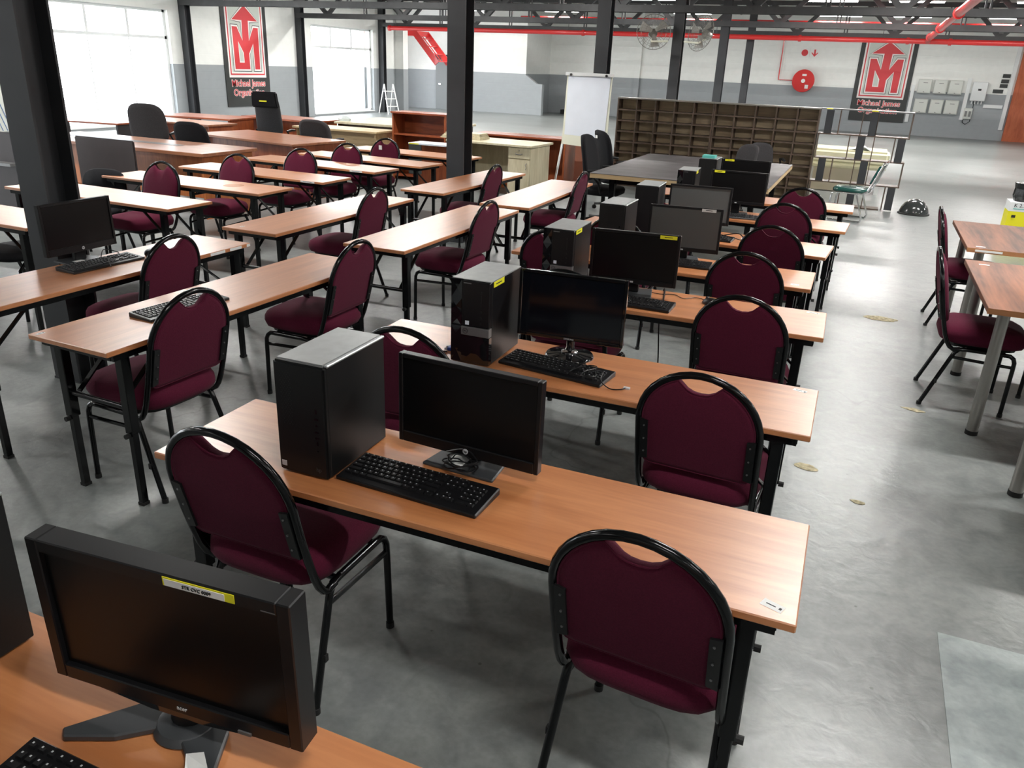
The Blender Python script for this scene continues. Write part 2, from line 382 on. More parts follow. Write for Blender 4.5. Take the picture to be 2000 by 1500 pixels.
# ---- roof trusses
def truss(y, label, x0=-16.6, x1=11.9):
    t = thing('roof_truss', label, 'truss', (0, y, 0), 0, 'roof trusses')
    for dy in (-.13, .13):
        obj('bottom_chord', MB().box(x0, x1, dy - .02, dy + .02, 2.89, 3.02), 'truss', t)
    obj('top_chord', MB().box(x0, x1, -.06, .06, 3.72, 3.84), 'truss', t)
    k = 0; x = -15.54
    me = None
    while x < x1 - 1.4:
        for s in (-1, 1):
            o = obj('diagonal', MB().bar((0, 0, 0), (s * .78, 0, .76), .10, .10), 'truss', t) if k < 2 else None
            if k < 2:
                o.location = (x, 0, 2.98); me = (me or []) + [o.data]
            else:
                o = bpy.data.objects.new('diagonal', me[0 if s < 0 else 1]); C.objects.link(o); o.parent = t; o.location = (x, 0, 2.98)
            k += 1
        o = obj('gusset_plate', MB().box(x - .12, x + .12, -.012, .012, 2.92, 3.10), 'truss', t)
        o = obj('hanger', MB().box(x + 1.28, x + 1.31, -.02, .02, 2.98, 3.74).box(x + 1.36, x + 1.39, -.02, .02, 2.98, 3.74), 'truss', t)
        x += 2.62
    return t
for y, n in zip(GY, ('roof truss over the nearest column', 'roof truss over the second column', 'roof truss over the flipchart column', 'roof truss at the top, over the column with the fans', 'middle roof truss seen above the shelves', 'farthest roof truss just above the long red pipe')): truss(y, n)
pur = MB()
for i in range(19):
    x = -16 + i * 1.55; pur.box(x, x + .06, YN, YB, 3.86, 4.0)
struct(obj('trim_3', pur, 'truss'))
# ---- fluorescent lamps
def lamp(x, y, z=3.55, row='', pw=1):
    t = thing('fluorescent_lamp', 'fluorescent batten lamp ' + row, 'lamp', (x, y, z), 0, 'fluorescent roof lamps')
    obj('batten', MB().box(-.62, .62, -.09, .09, .03, .08), 'lampbody', t)
    for s in (-1, 1): obj('light_tube', MB().cyl((-.6, s * .05, .012), (.6, s * .05, .012), .013, 8), 'tubelight', t)
    obj('suspension_rod', MB().cyl((-.5, 0, .08), (-.5, 0, ZC - z), .006, 6).cyl((.5, 0, .08), (.5, 0, ZC - z), .006, 6), 'lampbody', t)
    a = area('lamp_glow', (x, y, z - .02), (0, 0, 0), 1.2, .16, LAMP_W * pw, (1, .985, .95)); a.parent = t; a.location = (0, 0, -.02)
ROWS = {-3.2: 'in the row behind the camera', .6: 'in the row over the camera', 5.4: 'in the row over the nearest tables', 10.1: 'in the row over the office desks', 14.8: 'in the row over the shelves',
        19.5: 'in the row before the middle truss', 22.9: 'in the row behind the middle truss', 28.2: 'in the farthest row'}
COLS = {-14.0: 'nearest the window wall ', -10.4: 'second from the window wall ', -5.9: 'left of the column line ', -1.4: 'right of the column line ', .5: 'left of the branch pipe ', 3.2: 'right of the branch pipe ', 8.0: 'nearest the right wall '}
for y in ROWS:
    for x in (-14.0, -10.4, -5.9, -1.4, .5, 3.2, 8.0):
        if y < 19 and x in (-1.4,): continue
        lamp(x, y, row=COLS[x] + ROWS[y], pw={-3.2: .25, .6: .55, 5.4: 1.35, 10.1: 1.6}.get(y, 1.6))
# ---- red fire pipes
def pipe(name, pts, r, label, n=14, m='red'):
    t = thing(name, label, 'pipe', (0, 0, 0)); obj('pipe_run', MB().tube(pts, r, n), m, t, smooth=True); return t
p = pipe('fire_pipe', [(-16.1, 26.2, 2.84), (11.8, 26.2, 2.84)], .07, 'long thick red fire pipe running across the hall under the farthest truss')
for x in (-16.05, -8.9, -2.3, .55, 1.6, 6.0): obj('coupling', MB().cyl((x - .04, 26.2, 2.84), (x + .04, 26.2, 2.84), .092, 14), 'red', p, smooth=True)
for x in (-15.8, -9.4, -4.7, -.1, 4.2): obj('hanger_rod', MB().cyl((x, 26.2, 2.9), (x, 26.2, 3.2), .008, 6), 'truss', p)
p = pipe('branch_pipe', [(1.05, 26.12, 2.84), (1.05, 25.8, 2.9), (1.05, 20, 2.92), (1.05, 4, 2.92)], .072, 'red branch pipe running overhead from the long red pipe towards the camera')
for y in (25.4, 21.3, 16.6, 11.4): obj('coupling', MB().cyl((1.05, y - .04, 2.92), (1.05, y + .04, 2.92), .10, 14), 'red', p, smooth=True)
pipe('sprinkler_pipe', [(-5.5, 19.4, 3.45), (11, 19.4, 3.45)], .022, 'thin red sprinkler pipe high up, in front of the middle truss', 8)
pipe('sprinkler_pipe', [(-16, 24.3, 3.42), (11, 24.3, 3.42)], .022, 'thin red sprinkler pipe high up, behind the middle truss', 8)
pipe('sprinkler_pipe', [(-12, 28.4, 3.4), (11, 28.4, 3.4)], .03, 'thin red sprinkler pipe high up, behind the farthest truss', 8)
# ---- fire hose reel, its feed pipe, its sign
pipe('hose_feed_pipe', [(-3.44, 33.1, 3.2), (-3.44, 33.1, 1.68), (-2.6, 33.1, 1.66)], .022, 'thin red pipe dropping down the back wall to the hose reel', 8)
t = thing('fire_hose_reel', 'round red fire hose reel mounted on the back wall', 'hose reel', (-2.53, 33.0, 1.67))
def ycyl(r, y0, y1, n=32, cx=0, cz=0): return MB().cyl((cx, y0, cz), (cx, y1, cz), r, n)
obj('back_disc', ycyl(.38, .10, .14), 'red', t, smooth=True); obj('front_disc', ycyl(.38, -.14, -.10), 'red', t, smooth=True)
obj('hose_coil', ycyl(.33, -.10, .10), 'rubber', t, smooth=True); obj('hub', ycyl(.07, -.18, -.14, 18), 'white', t, smooth=True)
obj('rim', MB().tube([(.375 * math.cos(a * PI / 16), -.12, .375 * math.sin(a * PI / 16)) for a in range(32)], .02, 8, True), 'red', t, smooth=True)
obj('label_sticker', MB().box(.08, .2, -.146, -.141, -.26, -.13), 'white', t); obj('label_sticker', MB().box(-.06, .09, -.146, -.141, .17, .24), 'white', t)
obj('wall_bracket', MB().box(-.05, .05, .14, .19, -.36, .1), 'red', t)
t = thing('fire_sign', 'pair of white and red fire equipment signs on the back wall above the hose reel', 'sign', (-2.48, 33.18, 2.63))
obj('sign_plate', MB().box(-.34, -.01, -.02, 0, -.15, .15), 'white', t); obj('sign_plate', MB().box(.01, .34, -.02, 0, -.15, .15), 'white', t)
obj('reel_symbol', ycyl(.115, -.026, -.02, 24, -.175, 0), 'redprint', t)
obj('arrow_symbol', MB().prism([(.175, -.13), (.285, -.01), (.285, .03), (.205, -.04), (.205, .12), (.145, .12), (.145, -.04), (.065, .03), (.065, -.01)], lambda u, v, d: (u, d, v), -.026, -.02), 'redprint', t)
# ---- banners with emblem
def banner(loc, rz, wd, label):
    t = thing('banner', label, 'banner', loc, rz, 'charcoal banners')
    h = 2.75; hw = wd / 2; z0 = .40
    F = lambda u, v, d: (u, d, v)
    obj('backing_panel', MB().box(-hw, hw, 0, .02, z0, z0 + h), 'bannerbg', t)
    k = hw / .93
    px = .78 * k
    obj('white_field', MB().box(-px, px, -.004, 0, 1.18, z0 + h), 'bannerwhite', t)
    obj('red_outline', MB().box(-px + .055, px - .055, -.006, -.004, 1.245, z0 + h), 'redprint', t)
    obj('pale_outline', MB().box(-px + .095, px - .095, -.008, -.006, 1.285, z0 + h), 'bannerwhite', t)
    obj('pale_field', MB().box(-px + .135, px - .135, -.010, -.008, 1.325, z0 + h), 'bannerpane', t)
    # emblem: arrow merged with letter forms, mapped u in [-1,1], v in [0,1]
    sx = .575 * k; zb = 1.40; sz = 1.66
    P = lambda pts: [(a * sx, zb + b * sz) for a, b in pts]
    outline = [(0, 1), (-.92, .77), (-.21, .77), (-.25, .45), (-.60, .665), (-.94, .665), (-.91, 0), (.165, 0), (.16, .25), (.52, .42), (.546, 0), (.91, 0), (.94, .665), (.60, .665), (.21, .45), (.24, .77), (.92, .77)]
    def grown(pts, g):
        cx = sum(a for a, b in pts) / len(pts); cy = sum(b for a, b in pts) / len(pts); out = []; n = len(pts)
        area2 = sum(pts[i][0] * pts[(i + 1) % n][1] - pts[(i + 1) % n][0] * pts[i][1] for i in range(n)); sg = 1 if area2 > 0 else -1
        for i in range(n):
            p0, p1, p2 = pts[i - 1], pts[i], pts[(i + 1) % n]
            e1 = Vector((p1[0] - p0[0], p1[1] - p0[1])).normalized(); e2 = Vector((p2[0] - p1[0], p2[1] - p1[1])).normalized()
            n1 = Vector((e1.y, -e1.x)) * sg; n2 = Vector((e2.y, -e2.x)) * sg; m_ = (n1 + n2)
            m_ = m_ / max(.55, m_.length_squared / 2) if m_.length > 1e-6 else n1
            out.append((p1[0] + m_.x * g, p1[1] + m_.y * g))
        return out
    for nm, gsz, y, mt in (('emblem_shadow', .062, -.012, 'truss'), ('emblem_border', .045, -.014, 'bannerwhite'), ('emblem', 0, -.017, 'redprint')):
        pp = P(outline); pp = grown(pp, gsz) if gsz else pp
        obj(nm, MB().prism(pp, F, y, y + .002), mt, t)
    hole = [(-.57, .105), (-.22, .105), (-.23, .26), (-.58, .44)]
    obj('emblem_border', MB().prism(P(hole), F, -.0185, -.017), 'bannerwhite', t)
    obj('pale_field', MB().prism(grown(P(hole), -.028), F, -.0200, -.0185), 'bannerpane', t)
    for i, s in enumerate(('Michael James', 'Organisation')):
        z = 1.02 - i * .25
        text(s, .25 * k, 'bannerwhite', t, (0, -.003, z), FRONT, offset=.012, sx=1.02)
        text(s, .25 * k, 'redprint', t, (0, -.006, z), FRONT, offset=.002, sx=1.02)
    return t
banner((.16, 33.17, 0), 0, 1.86, 'charcoal banner with red emblem on the back wall, right of the hose reel')
banner((XL + .03, 19.45, 0), R(90), 1.84, 'charcoal banner with red emblem on the left wall between the windows')
# ---- electrical boxes
for j, (z0, z1) in enumerate(((1.44, 1.90), (.78, 1.25))):
    for i, (x0, x1) in enumerate(((1.32, 1.75), (1.83, 2.24), (2.30, 2.73))):
        t = thing('meter_box', '%s cream electrical box in the %s row on the back wall' % (('left', 'middle', 'right')[i], ('upper', 'lower')[j]), 'electrical box', ((x0 + x1) / 2, 33.2, z0), 0, 'cream electrical boxes')
        hw = (x1 - x0) / 2; h = z1 - z0
        obj('housing', MB().box(-hw, hw, -.16, 0, 0, h), 'boxgrey', t, bevel=.012); obj('cover', MB().box(-hw + .02, hw - .02, -.175, -.16, .02, h - .02), 'boxgrey', t, bevel=.006)
        obj('catch', MB().box(-.02, .02, -.182, -.175, .035, .05), 'ink', t); obj('rating_plate', MB().box(-.06, .08, -.178, -.175, h * .72, h * .76), 'strip', t)
t = thing('inverter', 'tall white inverter unit with cables on the back wall', 'inverter', (3.26, 33.2, 1.26))
obj('housing', MB().box(-.23, .23, -.2, 0, 0, .62), 'wpvc', t, bevel=.02); obj('display', MB().box(-.05, .05, -.206, -.2, .34, .40), 'ink', t)
for k in range(4): obj('cable_gland', MB().cyl((-.15 + k * .1, -.1, -.1), (-.15 + k * .1, -.1, 0), .018, 8), 'wpvc', t)
t = thing('isolator_box', 'small grey isolator switch box hanging below the inverter', 'switch box', (3.07, 33.2, .66))
obj('housing', MB().box(-.13, .13, -.12, 0, 0, .36), 'boxgrey', t, bevel=.01)
for s in (-.06, .06): obj('switch', MB().box(s - .035, s + .035, -.14, -.12, .08, .26), 'strip', t)
obj('cable', MB().tube([(-.1, -.06, 0), (-.1, -.06, -.12), (0, -.06, -.18), (.12, -.06, -.08), (.12, -.06, .5), (.1, -.06, .62)], .012, 8), 'black', t, smooth=True)
def trunk(nm, lab, x0, x1, z0, z1, sh=0):
    mtx = None
    return tag(obj('cable_trunking', MB().prism([(x0, z0), (x1, z0), (x1 + sh, z1), (x0 + sh, z1)], lambda u, v, d: (u, d, v), 33.13, 33.2), 'wpvc'), lab, 'trunking', 'white cable trunking')
trunk('', 'white upright trunking between the cream boxes and the inverter', 2.85, 2.97, .62, 1.98)
trunk('', 'white level trunking running right from the inverter', 3.5, 4.08, 1.05, 1.16)
trunk('', 'white upright trunking beside the orange partition', 4.12, 4.24, .36, 3.2)
trunk('', 'white upright trunking just right of the far banner', 1.13, 1.24, .45, 1.7)
for k, (xa, z) in enumerate(((3.97, 2.10), (3.96, 1.93), (3.95, 1.78), (3.86, 1.60))):
    tag(box('black_notice', 'bannerbg', xa - .1 - (.08 if k == 3 else 0), xa + .13, 33.17, 33.2, z - .06, z + .06), 'small black notice, %s from the top, left of the orange partition' % ('first', 'second', 'third', 'fourth')[k], 'notice', 'small black notices')
t = thing('orange_partition', 'tall orange-red wood partition at the far right end of the hall', 'partition', (0, 33.2, 0))
for k in range(4): obj('panel', MB().box(4.30 + k * 1.2, 5.49 + k * 1.2, -.14, 0, 0.0, 3.9), 'partition', t)
# ---- stairs and door in left recess
t = thing('red_staircase', 'red steel stair flight rising at the far left end', 'staircase', (0, 28.4, 0))
obj('stringer', MB().bar((-15.35, 0, 1.75), (-16.3, 0, 2.78), .05, .22), 'red', t); obj('stringer', MB().bar((-15.35, .9, 1.75), (-16.3, .9, 2.78), .05, .22), 'red', t)
obj('landing_beam', MB().box(-18.3, -16.2, -.03, .9, 2.68, 2.85), 'red', t); obj('bracket', MB().bar((-17.05, 0, 2.3), (-17.05, 0, 2.7), .08, .08).bar((-17.05, 0, 2.42), (-16.75, 0, 2.7), .05, .05), 'red', t)
obj('handrail', MB().tube([(-16.15, 0, 2.62), (-15.98, 0, 2.66), (-15.2, 0, 1.85)], .02, 8), 'red', t, smooth=True)
for k in range(4): obj('tread', MB().box(-15.55 - k * .25, -15.3 - k * .25, 0, .9, 1.80 + k * .26, 1.83 + k * .26), 'red', t)
d1 = struct(box('door_1', mat('grey_door', (.20, .215, .22), .5), -16.55, -15.3, 30.5, 30.6, 0, 1.88)); box('door_rail', 'column', -16.55, -15.3, 30.42, 30.5, 1.9, 2.08, d1); box('door_handle', 'chrome', -16.4, -16.3, 30.46, 30.5, .95, 1.0, d1)
t = tag(box('black_crate', 'rubber', -11.85, -11.35, 32.6, 32.9, 0, .17), 'small black object on the floor against the recess wall', 'box')
t = thing('step_ladder', 'white folding step ladder standing by the far window', 'ladder', (-15.95, 25.9, 0), R(60))
for s in (-.22, .22):
    obj('stile', MB().bar((s, -.35, 0), (s * .8, 0, 1.0), .03, .03), 'white', t); obj('rear_leg', MB().bar((s, .35, 0), (s * .8, 0.02, 1.0), .025, .025), 'white', t)
for k in range(3): obj('tread', MB().box(-.2, .2, -.30 + k * .1, -.18 + k * .1, .25 + k * .25, .28 + k * .25), 'white', t)
# pale striped poster at far left
t = thing('striped_poster', 'pale poster with blue stripes on the left wall, beyond the nearest column', 'poster', (XL + .02, 11.55, 0)); obj('sheet', MB().box(0, .02, -.6, .57, .1, 1.8), 'boxgrey', t)
for k in range(4): obj('stripe', MB().bar((.022, .1 + k * .1, .12), (.022, -.1 + k * .1, .75), .006, .03, (1, 0, 0)), 'blueprint', t)
# ---- wall fans on the fourth column
def fan(loc, rz, tilt, label, side):
    t = thing('wall_fan', label, 'fan', loc, 0, 'fans on the column')
    mt = Matrix.Rotation(rz, 4, 'Z') @ Matrix.Rotation(tilt, 4, 'X')
    T = lambda p: mt @ Vector(p)
    mb = MB()
    for r, y in ((.33, 0), (.25, -.07), (.16, -.09), (.25, .07), (.16, .09)):
        mb.tube([T((r * math.cos(a * PI / 14), y, r * math.sin(a * PI / 14))) for a in range(28)], .006 if r == .33 else .0025, 6, True)
    for k in range(28):
        a = k * PI / 14
        for s in (-1, 1): mb.tube([T((.33 * math.cos(a), 0, .33 * math.sin(a))), T((.25 * math.cos(a), .07 * s, .25 * math.sin(a))), T((.06 * math.cos(a), .095 * s, .06 * math.sin(a)))], .002, 4)
    obj('cage', mb, 'fanwire', t)
    for k in range(3):
        a = k * 2 * PI / 3 + .4; pts = []
        obj('blade', MB().add([T((.05 * math.cos(a - .5), -.01, .05 * math.sin(a - .5))), T((.29 * math.cos(a - .35), -.03, .29 * math.sin(a - .35))), T((.30 * math.cos(a + .3), .03, .30 * math.sin(a + .3))), T((.05 * math.cos(a + .6), .02, .05 * math.sin(a + .6))),
             T((.05 * math.cos(a - .5), -.004, .05 * math.sin(a - .5))), T((.29 * math.cos(a - .35), -.024, .29 * math.sin(a - .35))), T((.30 * math.cos(a + .3), .036, .30 * math.sin(a + .3))), T((.05 * math.cos(a + .6), .026, .05 * math.sin(a + .6)))],
             [(0, 1, 2, 3), (7, 6, 5, 4), (0, 4, 5, 1), (1, 5, 6, 2), (2, 6, 7, 3), (3, 7, 4, 0)]), 'fanblade', t)
    obj('motor', MB().tube([T((0, -.11, 0)), T((0, -.20, 0)), T((0, -.27, 0)), T((0, -.30, 0))], [.085, .085, .06, .02], 18), 'steel', t, smooth=True)
    obj('arm', MB().tube([T((0, -.2, -.05)), Vector((0, -.12, -.18)), Vector((side * -.30, 0.0, -.16))], .018, 8), 'cream', t, smooth=True)
    return t
fan((-4.22, 16.72, 2.52), R(200), R(12), 'wire cage fan on the left side of the fan column', -1)
fan((-3.30, 16.72, 2.52), R(145), R(10), 'wire cage fan on the right side of the fan column', 1)

# ---------------------------------------------------------------- folding tables
TW, TD, TH = 1.8, .45, .73
def make_table():
    t = thing('folding_table', '', 'table')
    obj('tabletop', MB().box(-.9, .9, -.225, .225, TH - .022, TH), 'oak', t, bevel=.003)
    fr = MB()
    for s in (-1, 1):
        fr.box(-.86, .86, s * .195 - .012, s * .195 + .012, TH - .052, TH - .022); fr.box(s * .85 - .012, s * .85 + .012, -.19, .19, TH - .052, TH - .022)
    obj('frame', fr, 'black', t)
    for sx in (-1, 1):
        for sy in (-1, 1):
            x, y = sx * .80, sy * .178
            l = obj('leg', MB().box(x - .015, x + .015, y - .015, y + .015, 0.012, TH - .05), 'black', t, bevel=.003)
            obj('sleeve', MB().box(x - .021, x + .021, y - .021, y + .021, .34, TH - .03), 'black', l, bevel=.003)
            obj('foot_cap', MB().box(x - .0165, x + .0165, y - .0165, y + .0165, 0, .014), 'rubber', l)
            obj('knob', MB().cyl((x + sx * .02, y, .335), (x + sx * .04, y, .335), .011, 8), 'rubber', l)
            obj('brace', MB().bar((x - sx * .01, y * .72, .46), (x - sx * .27, y * .72, TH - .055), .022, .008), 'black', t)
        obj('crossbar', MB().cyl((sx * .80, -.178, .45), (sx * .80, .178, .45), .012, 10), 'black', t, smooth=True)
        obj('pivot_plate', MB().box(sx * .80 - .02, sx * .80 + .02, -.195, .195, TH - .06, TH - .052), 'black', t)
    return t
TP = make_table(); used = [False]
def stick(t, lx, ly, w_=.05, d_=.028, rz=0, m='white', printed=True):
    s = obj('sticker', MB().box(-w_ / 2, w_ / 2, -d_ / 2, d_ / 2, 0, .0006), m, t, loc=(lx, ly, TH), rot=(0, 0, rz))
    if printed: obj('print', MB().box(-.3 * w_, .15 * w_, -.0015, .0015, .0006, .0010).box(.3 * w_, .42 * w_, -.004, .004, .0006, .001), 'ink', s)
def edge_strip(t, lx, w_=.16):
    s = obj('edge_label', MB().box(lx - w_ / 2, lx + w_ / 2, -.2262, -.2252, TH - .019, TH - .003), 'white', t)
    obj('print', MB().box(lx - w_ * .3, lx + w_ * .3, -.2268, -.2262, TH - .012, TH - .009), 'ink', s)
def table(ax, ay, deg, corner, label, group, st=None, strip=None):
    # anchor = front right corner (R/B tables) or far right corner (L tables)
    a = R(deg); ux, uy = math.cos(a), math.sin(a); vx, vy = -uy, ux
    if corner == 'FR': cx = ax - .9 * ux + .225 * vx; cy = ay - .9 * uy + .225 * vy; rz = a
    else: cx = ax + .9 * ux + .225 * uy; cy = ay + .9 * uy - .225 * ux; rz = a + PI
    if not used[0]: t = TP; used[0] = True; t.location = (cx, cy, 0); t.rotation_euler = (0, 0, rz); t['label'] = label; t['group'] = group
    else: t = dup(TP, (cx, cy, 0), rz, label, group, ('sticker', 'edge_label', 'stain'))
    if st: stick(t, *st)
    if strip: edge_strip(t, *strip)
    return t
GT = 'right-hand row of tables'; GL = 'tables set crosswise in the middle'; GB = 'tables in the left block'
T1 = table(.052, 1.521, .6, 'FR', 'front orange-wood table of the right-hand row, with a black tower, monitor and keyboard', GT, None)
T2 = table(.01, 2.546, .4, 'FR', 'second orange-wood table of the right-hand row, holding the round-based monitor', GT)
T3 = table(-.014, 3.68, 1.3, 'FR', 'third orange-wood table of the right-hand row, with a mouse on it', GT)
T4 = table(-.132, 4.573, .4, 'FR', 'fourth table of the right-hand row, under the grey-looking screen with a white label', GT)
T5 = table(-.105, 5.508, -4.0, 'FR', 'fifth table from the front of the right-hand row, with loose blue-plug cables', GT)
T6 = table(-.02, 6.581, -2.7, 'FR', 'sixth table from the front of the right-hand row, with a keyboard lying across it', GT)
T7 = table(.007, 7.654, -.2, 'FR', 'farthest table of the right-hand row, nearest the green chair', GT)
stick(T1, .845, -.175, .05, .028, -.35); stick(T2, .835, .185, .05, .022, -.3); stick(T3, .835, .185, .06, .02, -.1); stick(T4, .81, -.155, .045, .03, 0)
box('edge_label', 'white', .835, .8995, .2252, .2262, TH - .019, TH - .003, T3)
L1 = table(-2.482, 3.827, -91.6, 'BR', 'crosswise table nearest the camera with a keyboard half hidden by a chair', GL)
L2 = table(-3.395, 3.857, -90.6, 'BR', 'crosswise table carrying the left monitor and keyboard, by the nearest column', GL)
L3 = table(-3.437, 5.95, -90.0, 'BR', 'bare crosswise table in the left file, behind the one with the monitor', GL)
L4 = table(-2.473, 5.971, -90.2, 'BR', 'bare crosswise table in the right file, directly behind the nearest crosswise table', GL)
L5 = table(-3.322, 8.16, -91.6, 'BR', 'bare crosswise table passing in front of the second column', GL)
L6 = table(-2.477, 7.912, -88.9, 'BR', 'bare crosswise table nearest the black office chairs', GL)
stick(L3, -.82, .12, .04, .02); stick(L1, -.87, .19, .035, .018)
B1 = table(-4.644, 4.428, -1.0, 'FR', 'left block table in second row from the camera, right of the nearest column', GB)
B2 = table(-4.598, 5.375, .1, 'FR', 'left block table with a pale round stain', GB)
B3 = table(-4.583, 6.252, -1.2, 'FR', 'left block table in the middle, with a white label strip on its front edge', GB)
B4 = table(-4.606, 7.174, -3.0, 'FR', 'left block table, third from the back, with a white edge strip near its right end', GB)
B5 = table(-4.472, 7.90, -4.9, 'FR', 'left block table, second from the back', GB)
B6 = table(-4.42, 8.85, -4.5, 'FR', 'rearmost left block table, ending behind the second column', GB)
B0 = table(-4.83, 3.43, -1.0, 'FR', 'left block table at the left edge of the picture, left of the nearest column', GB)
stick(B1, .79, -.17, .04, .02); edge_strip(B3, .72); edge_strip(B4, .66)
obj('stain', MB().cyl((.42, .02, TH), (.42, .02, TH + .0005), .09, 28), 'oakedge', B2)
for s_, (a0, b0) in enumerate(((.62, .12), (.77, .10), (.88, .03))):
    box('edge_label', 'white', a0 - b0 / 2, a0 + b0 / 2, -.2262, -.2252, TH - .019, TH - .003, L2)
T0 = table(.25, .415, .3, 'FR', 'orange-wood table at the bottom left corner, carrying the large black monitor', GT)
# ---------------------------------------------------------------- banquet chairs
def backy(z):  # lean of the back, y at height z
    pts = [(.36, -.135), (.42, -.170), (.50, -.196), (.61, -.226), (.75, -.258), (.93, -.298)]
    for (z0, y0), (z1, y1) in zip(pts, pts[1:]):
        if z <= z1: return y0 + (y1 - y0) * (z - z0) / (z1 - z0)
    return pts[-1][1]
def make_chair():
    t = thing('banquet_chair', '', 'chair')
    # seat cushion: rounded, domed
    def ring(sx, sy, z, n=36, e=4.2, yc=.028):
        out = []
        for k in range(n):
            a = 2 * PI * k / n; c, s = math.cos(a), math.sin(a)
            rr = (abs(c) ** e + abs(s) ** e) ** (-1 / e)
            out.append((c * rr * sx, yc + s * rr * sy, z))
        return out
    sm = MB().rings([ring(.190, .195, .396), ring(.208, .224, .405), ring(.216, .235, .430), ring(.214, .233, .456), ring(.203, .220, .480), ring(.176, .19, .496), ring(.12, .13, .507), ring(.05, .055, .511)])
    obj('seat', sm, 'fab', t, smooth='all')
    obj('seat_pan', MB().rings([ring(.185, .19, .380), ring(.19, .195, .396)]), 'blackmat', t)
    # back pad outline with hand slot
    out = [(-.165, .512), (.165, .512), (.182, .518), (.192, .532)]
    out += [(.1955, z) for z in (.56, .62, .68)]
    arc = []
    for k in range(1, 15):
        a = PI / 2 * k / 16; arc.append((.1955 * math.cos(a), .70 + .1935 * math.sin(a)))
    arc = [p for p in arc if p[0] > .074]
    slot = [(.062, .866), (.046, .850), (.025, .840), (0, .837)]
    half = arc + slot
    out += half + [(-x, z) for x, z in reversed(half[:-1])] + [(-.1955, z) for z in (.68, .62, .56)] + [(-.192, .532), (-.182, .518)]
    cx, cz = 0, .665
    def pr(sc, d):
        r = []
        for x, z in out:
            zz = cz + (z - cz) * sc; r.append((cx + (x - cx) * sc, backy(zz) + d, zz))
        return r
    bk = MB().rings([pr(.90, -.010), pr(.985, -.008), pr(1, -.002), pr(1, .008), pr(.985, .018), pr(.93, .028), pr(.75, .036), pr(.4, .040)])
    obj('backrest', bk, 'fab', t, smooth='all')
    obj('piping', MB().tube([(x * .985, backy(z) - .007, cz + (z - cz) * .99) for x, z in out], .003, 6, True), 'fab', t)
    # arched back tube
    W = .207; pts = []
    left = [(-W, -.085, .372), (-W, -.120, .366), (-W, -.142, .380), (-W, -.160, .405)] + [(-W, backy(z), z) for z in (.45, .52, .60, .68)]
    arcp = [(-W * math.cos(PI * k / 18), backy(.70 + .205 * math.sin(PI * k / 18)), .70 + .205 * math.sin(PI * k / 18)) for k in range(19)]
    right = [(-x, y, z) for x, y, z in reversed(left)]
    obj('back_frame', MB().tube(left + arcp + right, .0125, 12), 'black', t, smooth=True)
    for s in (-1, 1):
        bp = obj('fixing_plate', MB().prism([(s * .198, .530), (s * .170, .535), (s * .170, .695), (s * .198, .70)], lambda u, v, d: (u, backy(v) + d, v), -.018, -.006), 'blackmat', t)
        for z in (.565, .62, .675): obj('screw', MB().cyl((s * .182, backy(z) - .021, z), (s * .182, backy(z) - .017, z), .0035, 6), 'screw', bp)
        # side: front leg, rail, rear leg
        obj('leg', MB().tube([(s * .212, .205, 0.008), (s * .205, .205, .30), (s * .204, .204, .335), (s * .202, .195, .358), (s * .2, .175, .371), (s * .2, .14, .372)], .0122, 10), 'black', t, smooth=True)
        obj('leg', MB().tube([(s * .22, -.228, 0.008), (s * .206, -.125, .30), (s * .203, -.108, .345), (s * .2, -.085, .368), (s * .2, -.04, .372)], .0122, 10), 'black', t, smooth=True)
        obj('seat_rail', MB().cyl((s * .2, .15, .372), (s * .2, -.05, .372), .0122, 10), 'black', t, smooth=True)
        obj('stretcher', MB().cyl((s * .205, .205, .305), (s * .206, -.118, .318), .0095, 8), 'black', t, smooth=True)
        for (x, y) in ((s * .212, .205), (s * .22, -.228)): obj('foot_cap', MB().cyl((x, y, 0), (x, y, .02), .0145, 10), 'rubber', t, smooth=True)
        obj('stacking_bumper', MB().box(s * .222 - .006, s * .222 + .006, -.177, -.163, .15, .175), 'rubber', t)
    obj('cross_rail', MB().cyl((-.2, .15, .368), (.2, .15, .368), .01, 8).cyl((-.2, -.06, .368), (.2, -.06, .368), .01, 8), 'black', t, smooth=True)
    return t
CP = make_chair(); cu_ = [False]
def chair(x, y, deg, label, group):
    if not cu_[0]: t = CP; cu_[0] = True; t.location = (x, y, 0); t.rotation_euler = (0, 0, R(deg)); t['label'] = label; t['group'] = group
    else: t = dup(CP, (x, y, 0), R(deg), label, group)
    return t
G1 = 'maroon chairs in the right-hand row'; G2 = 'maroon chairs at the crosswise tables'; G3 = 'maroon chairs in the left block'; G4 = 'maroon chairs at the walnut tables'
chair(-.265, 1.715, -4, 'maroon chair at the bottom right, back to the camera, before the front table', G1)
chair(-1.42, 1.70, 0, 'maroon chair before the black computer tower on the front table', G1)
chair(-.335, 2.745, -3, 'maroon chair at the right end of the second table, second in the right-hand file', G1)
chair(-1.435, 2.68, 0, 'maroon chair seen between the black tower and the monitor of the front table', G1)
chair(-.36, 3.815, -2, 'maroon chair third from the front in the right-hand file', G1)
chair(-1.22, 3.84, 0, 'maroon chair mostly hidden behind the round-based monitor', G1)
chair(-.485, 4.775, 0, 'maroon chair fourth from the front in the right-hand file', G1)
chair(-1.63, 4.75, 0, 'maroon chair behind the second labelled computer tower, its arch seen left of it', G1)
chair(-.435, 5.72, -3, 'maroon chair fifth from the front in the right-hand file', G1)
chair(-1.43, 5.42, 0, 'maroon chair hidden behind the tower of the fourth table', G1)
chair(-.465, 6.79, -2, 'maroon chair sixth from the front in the right-hand file', G1)
chair(-1.38, 6.62, 8, 'maroon chair glimpsed between the towers of the fifth and sixth tables', G1)
chair(-.415, 7.83, -2, 'maroon chair farthest from the camera in the right-hand file', G1)
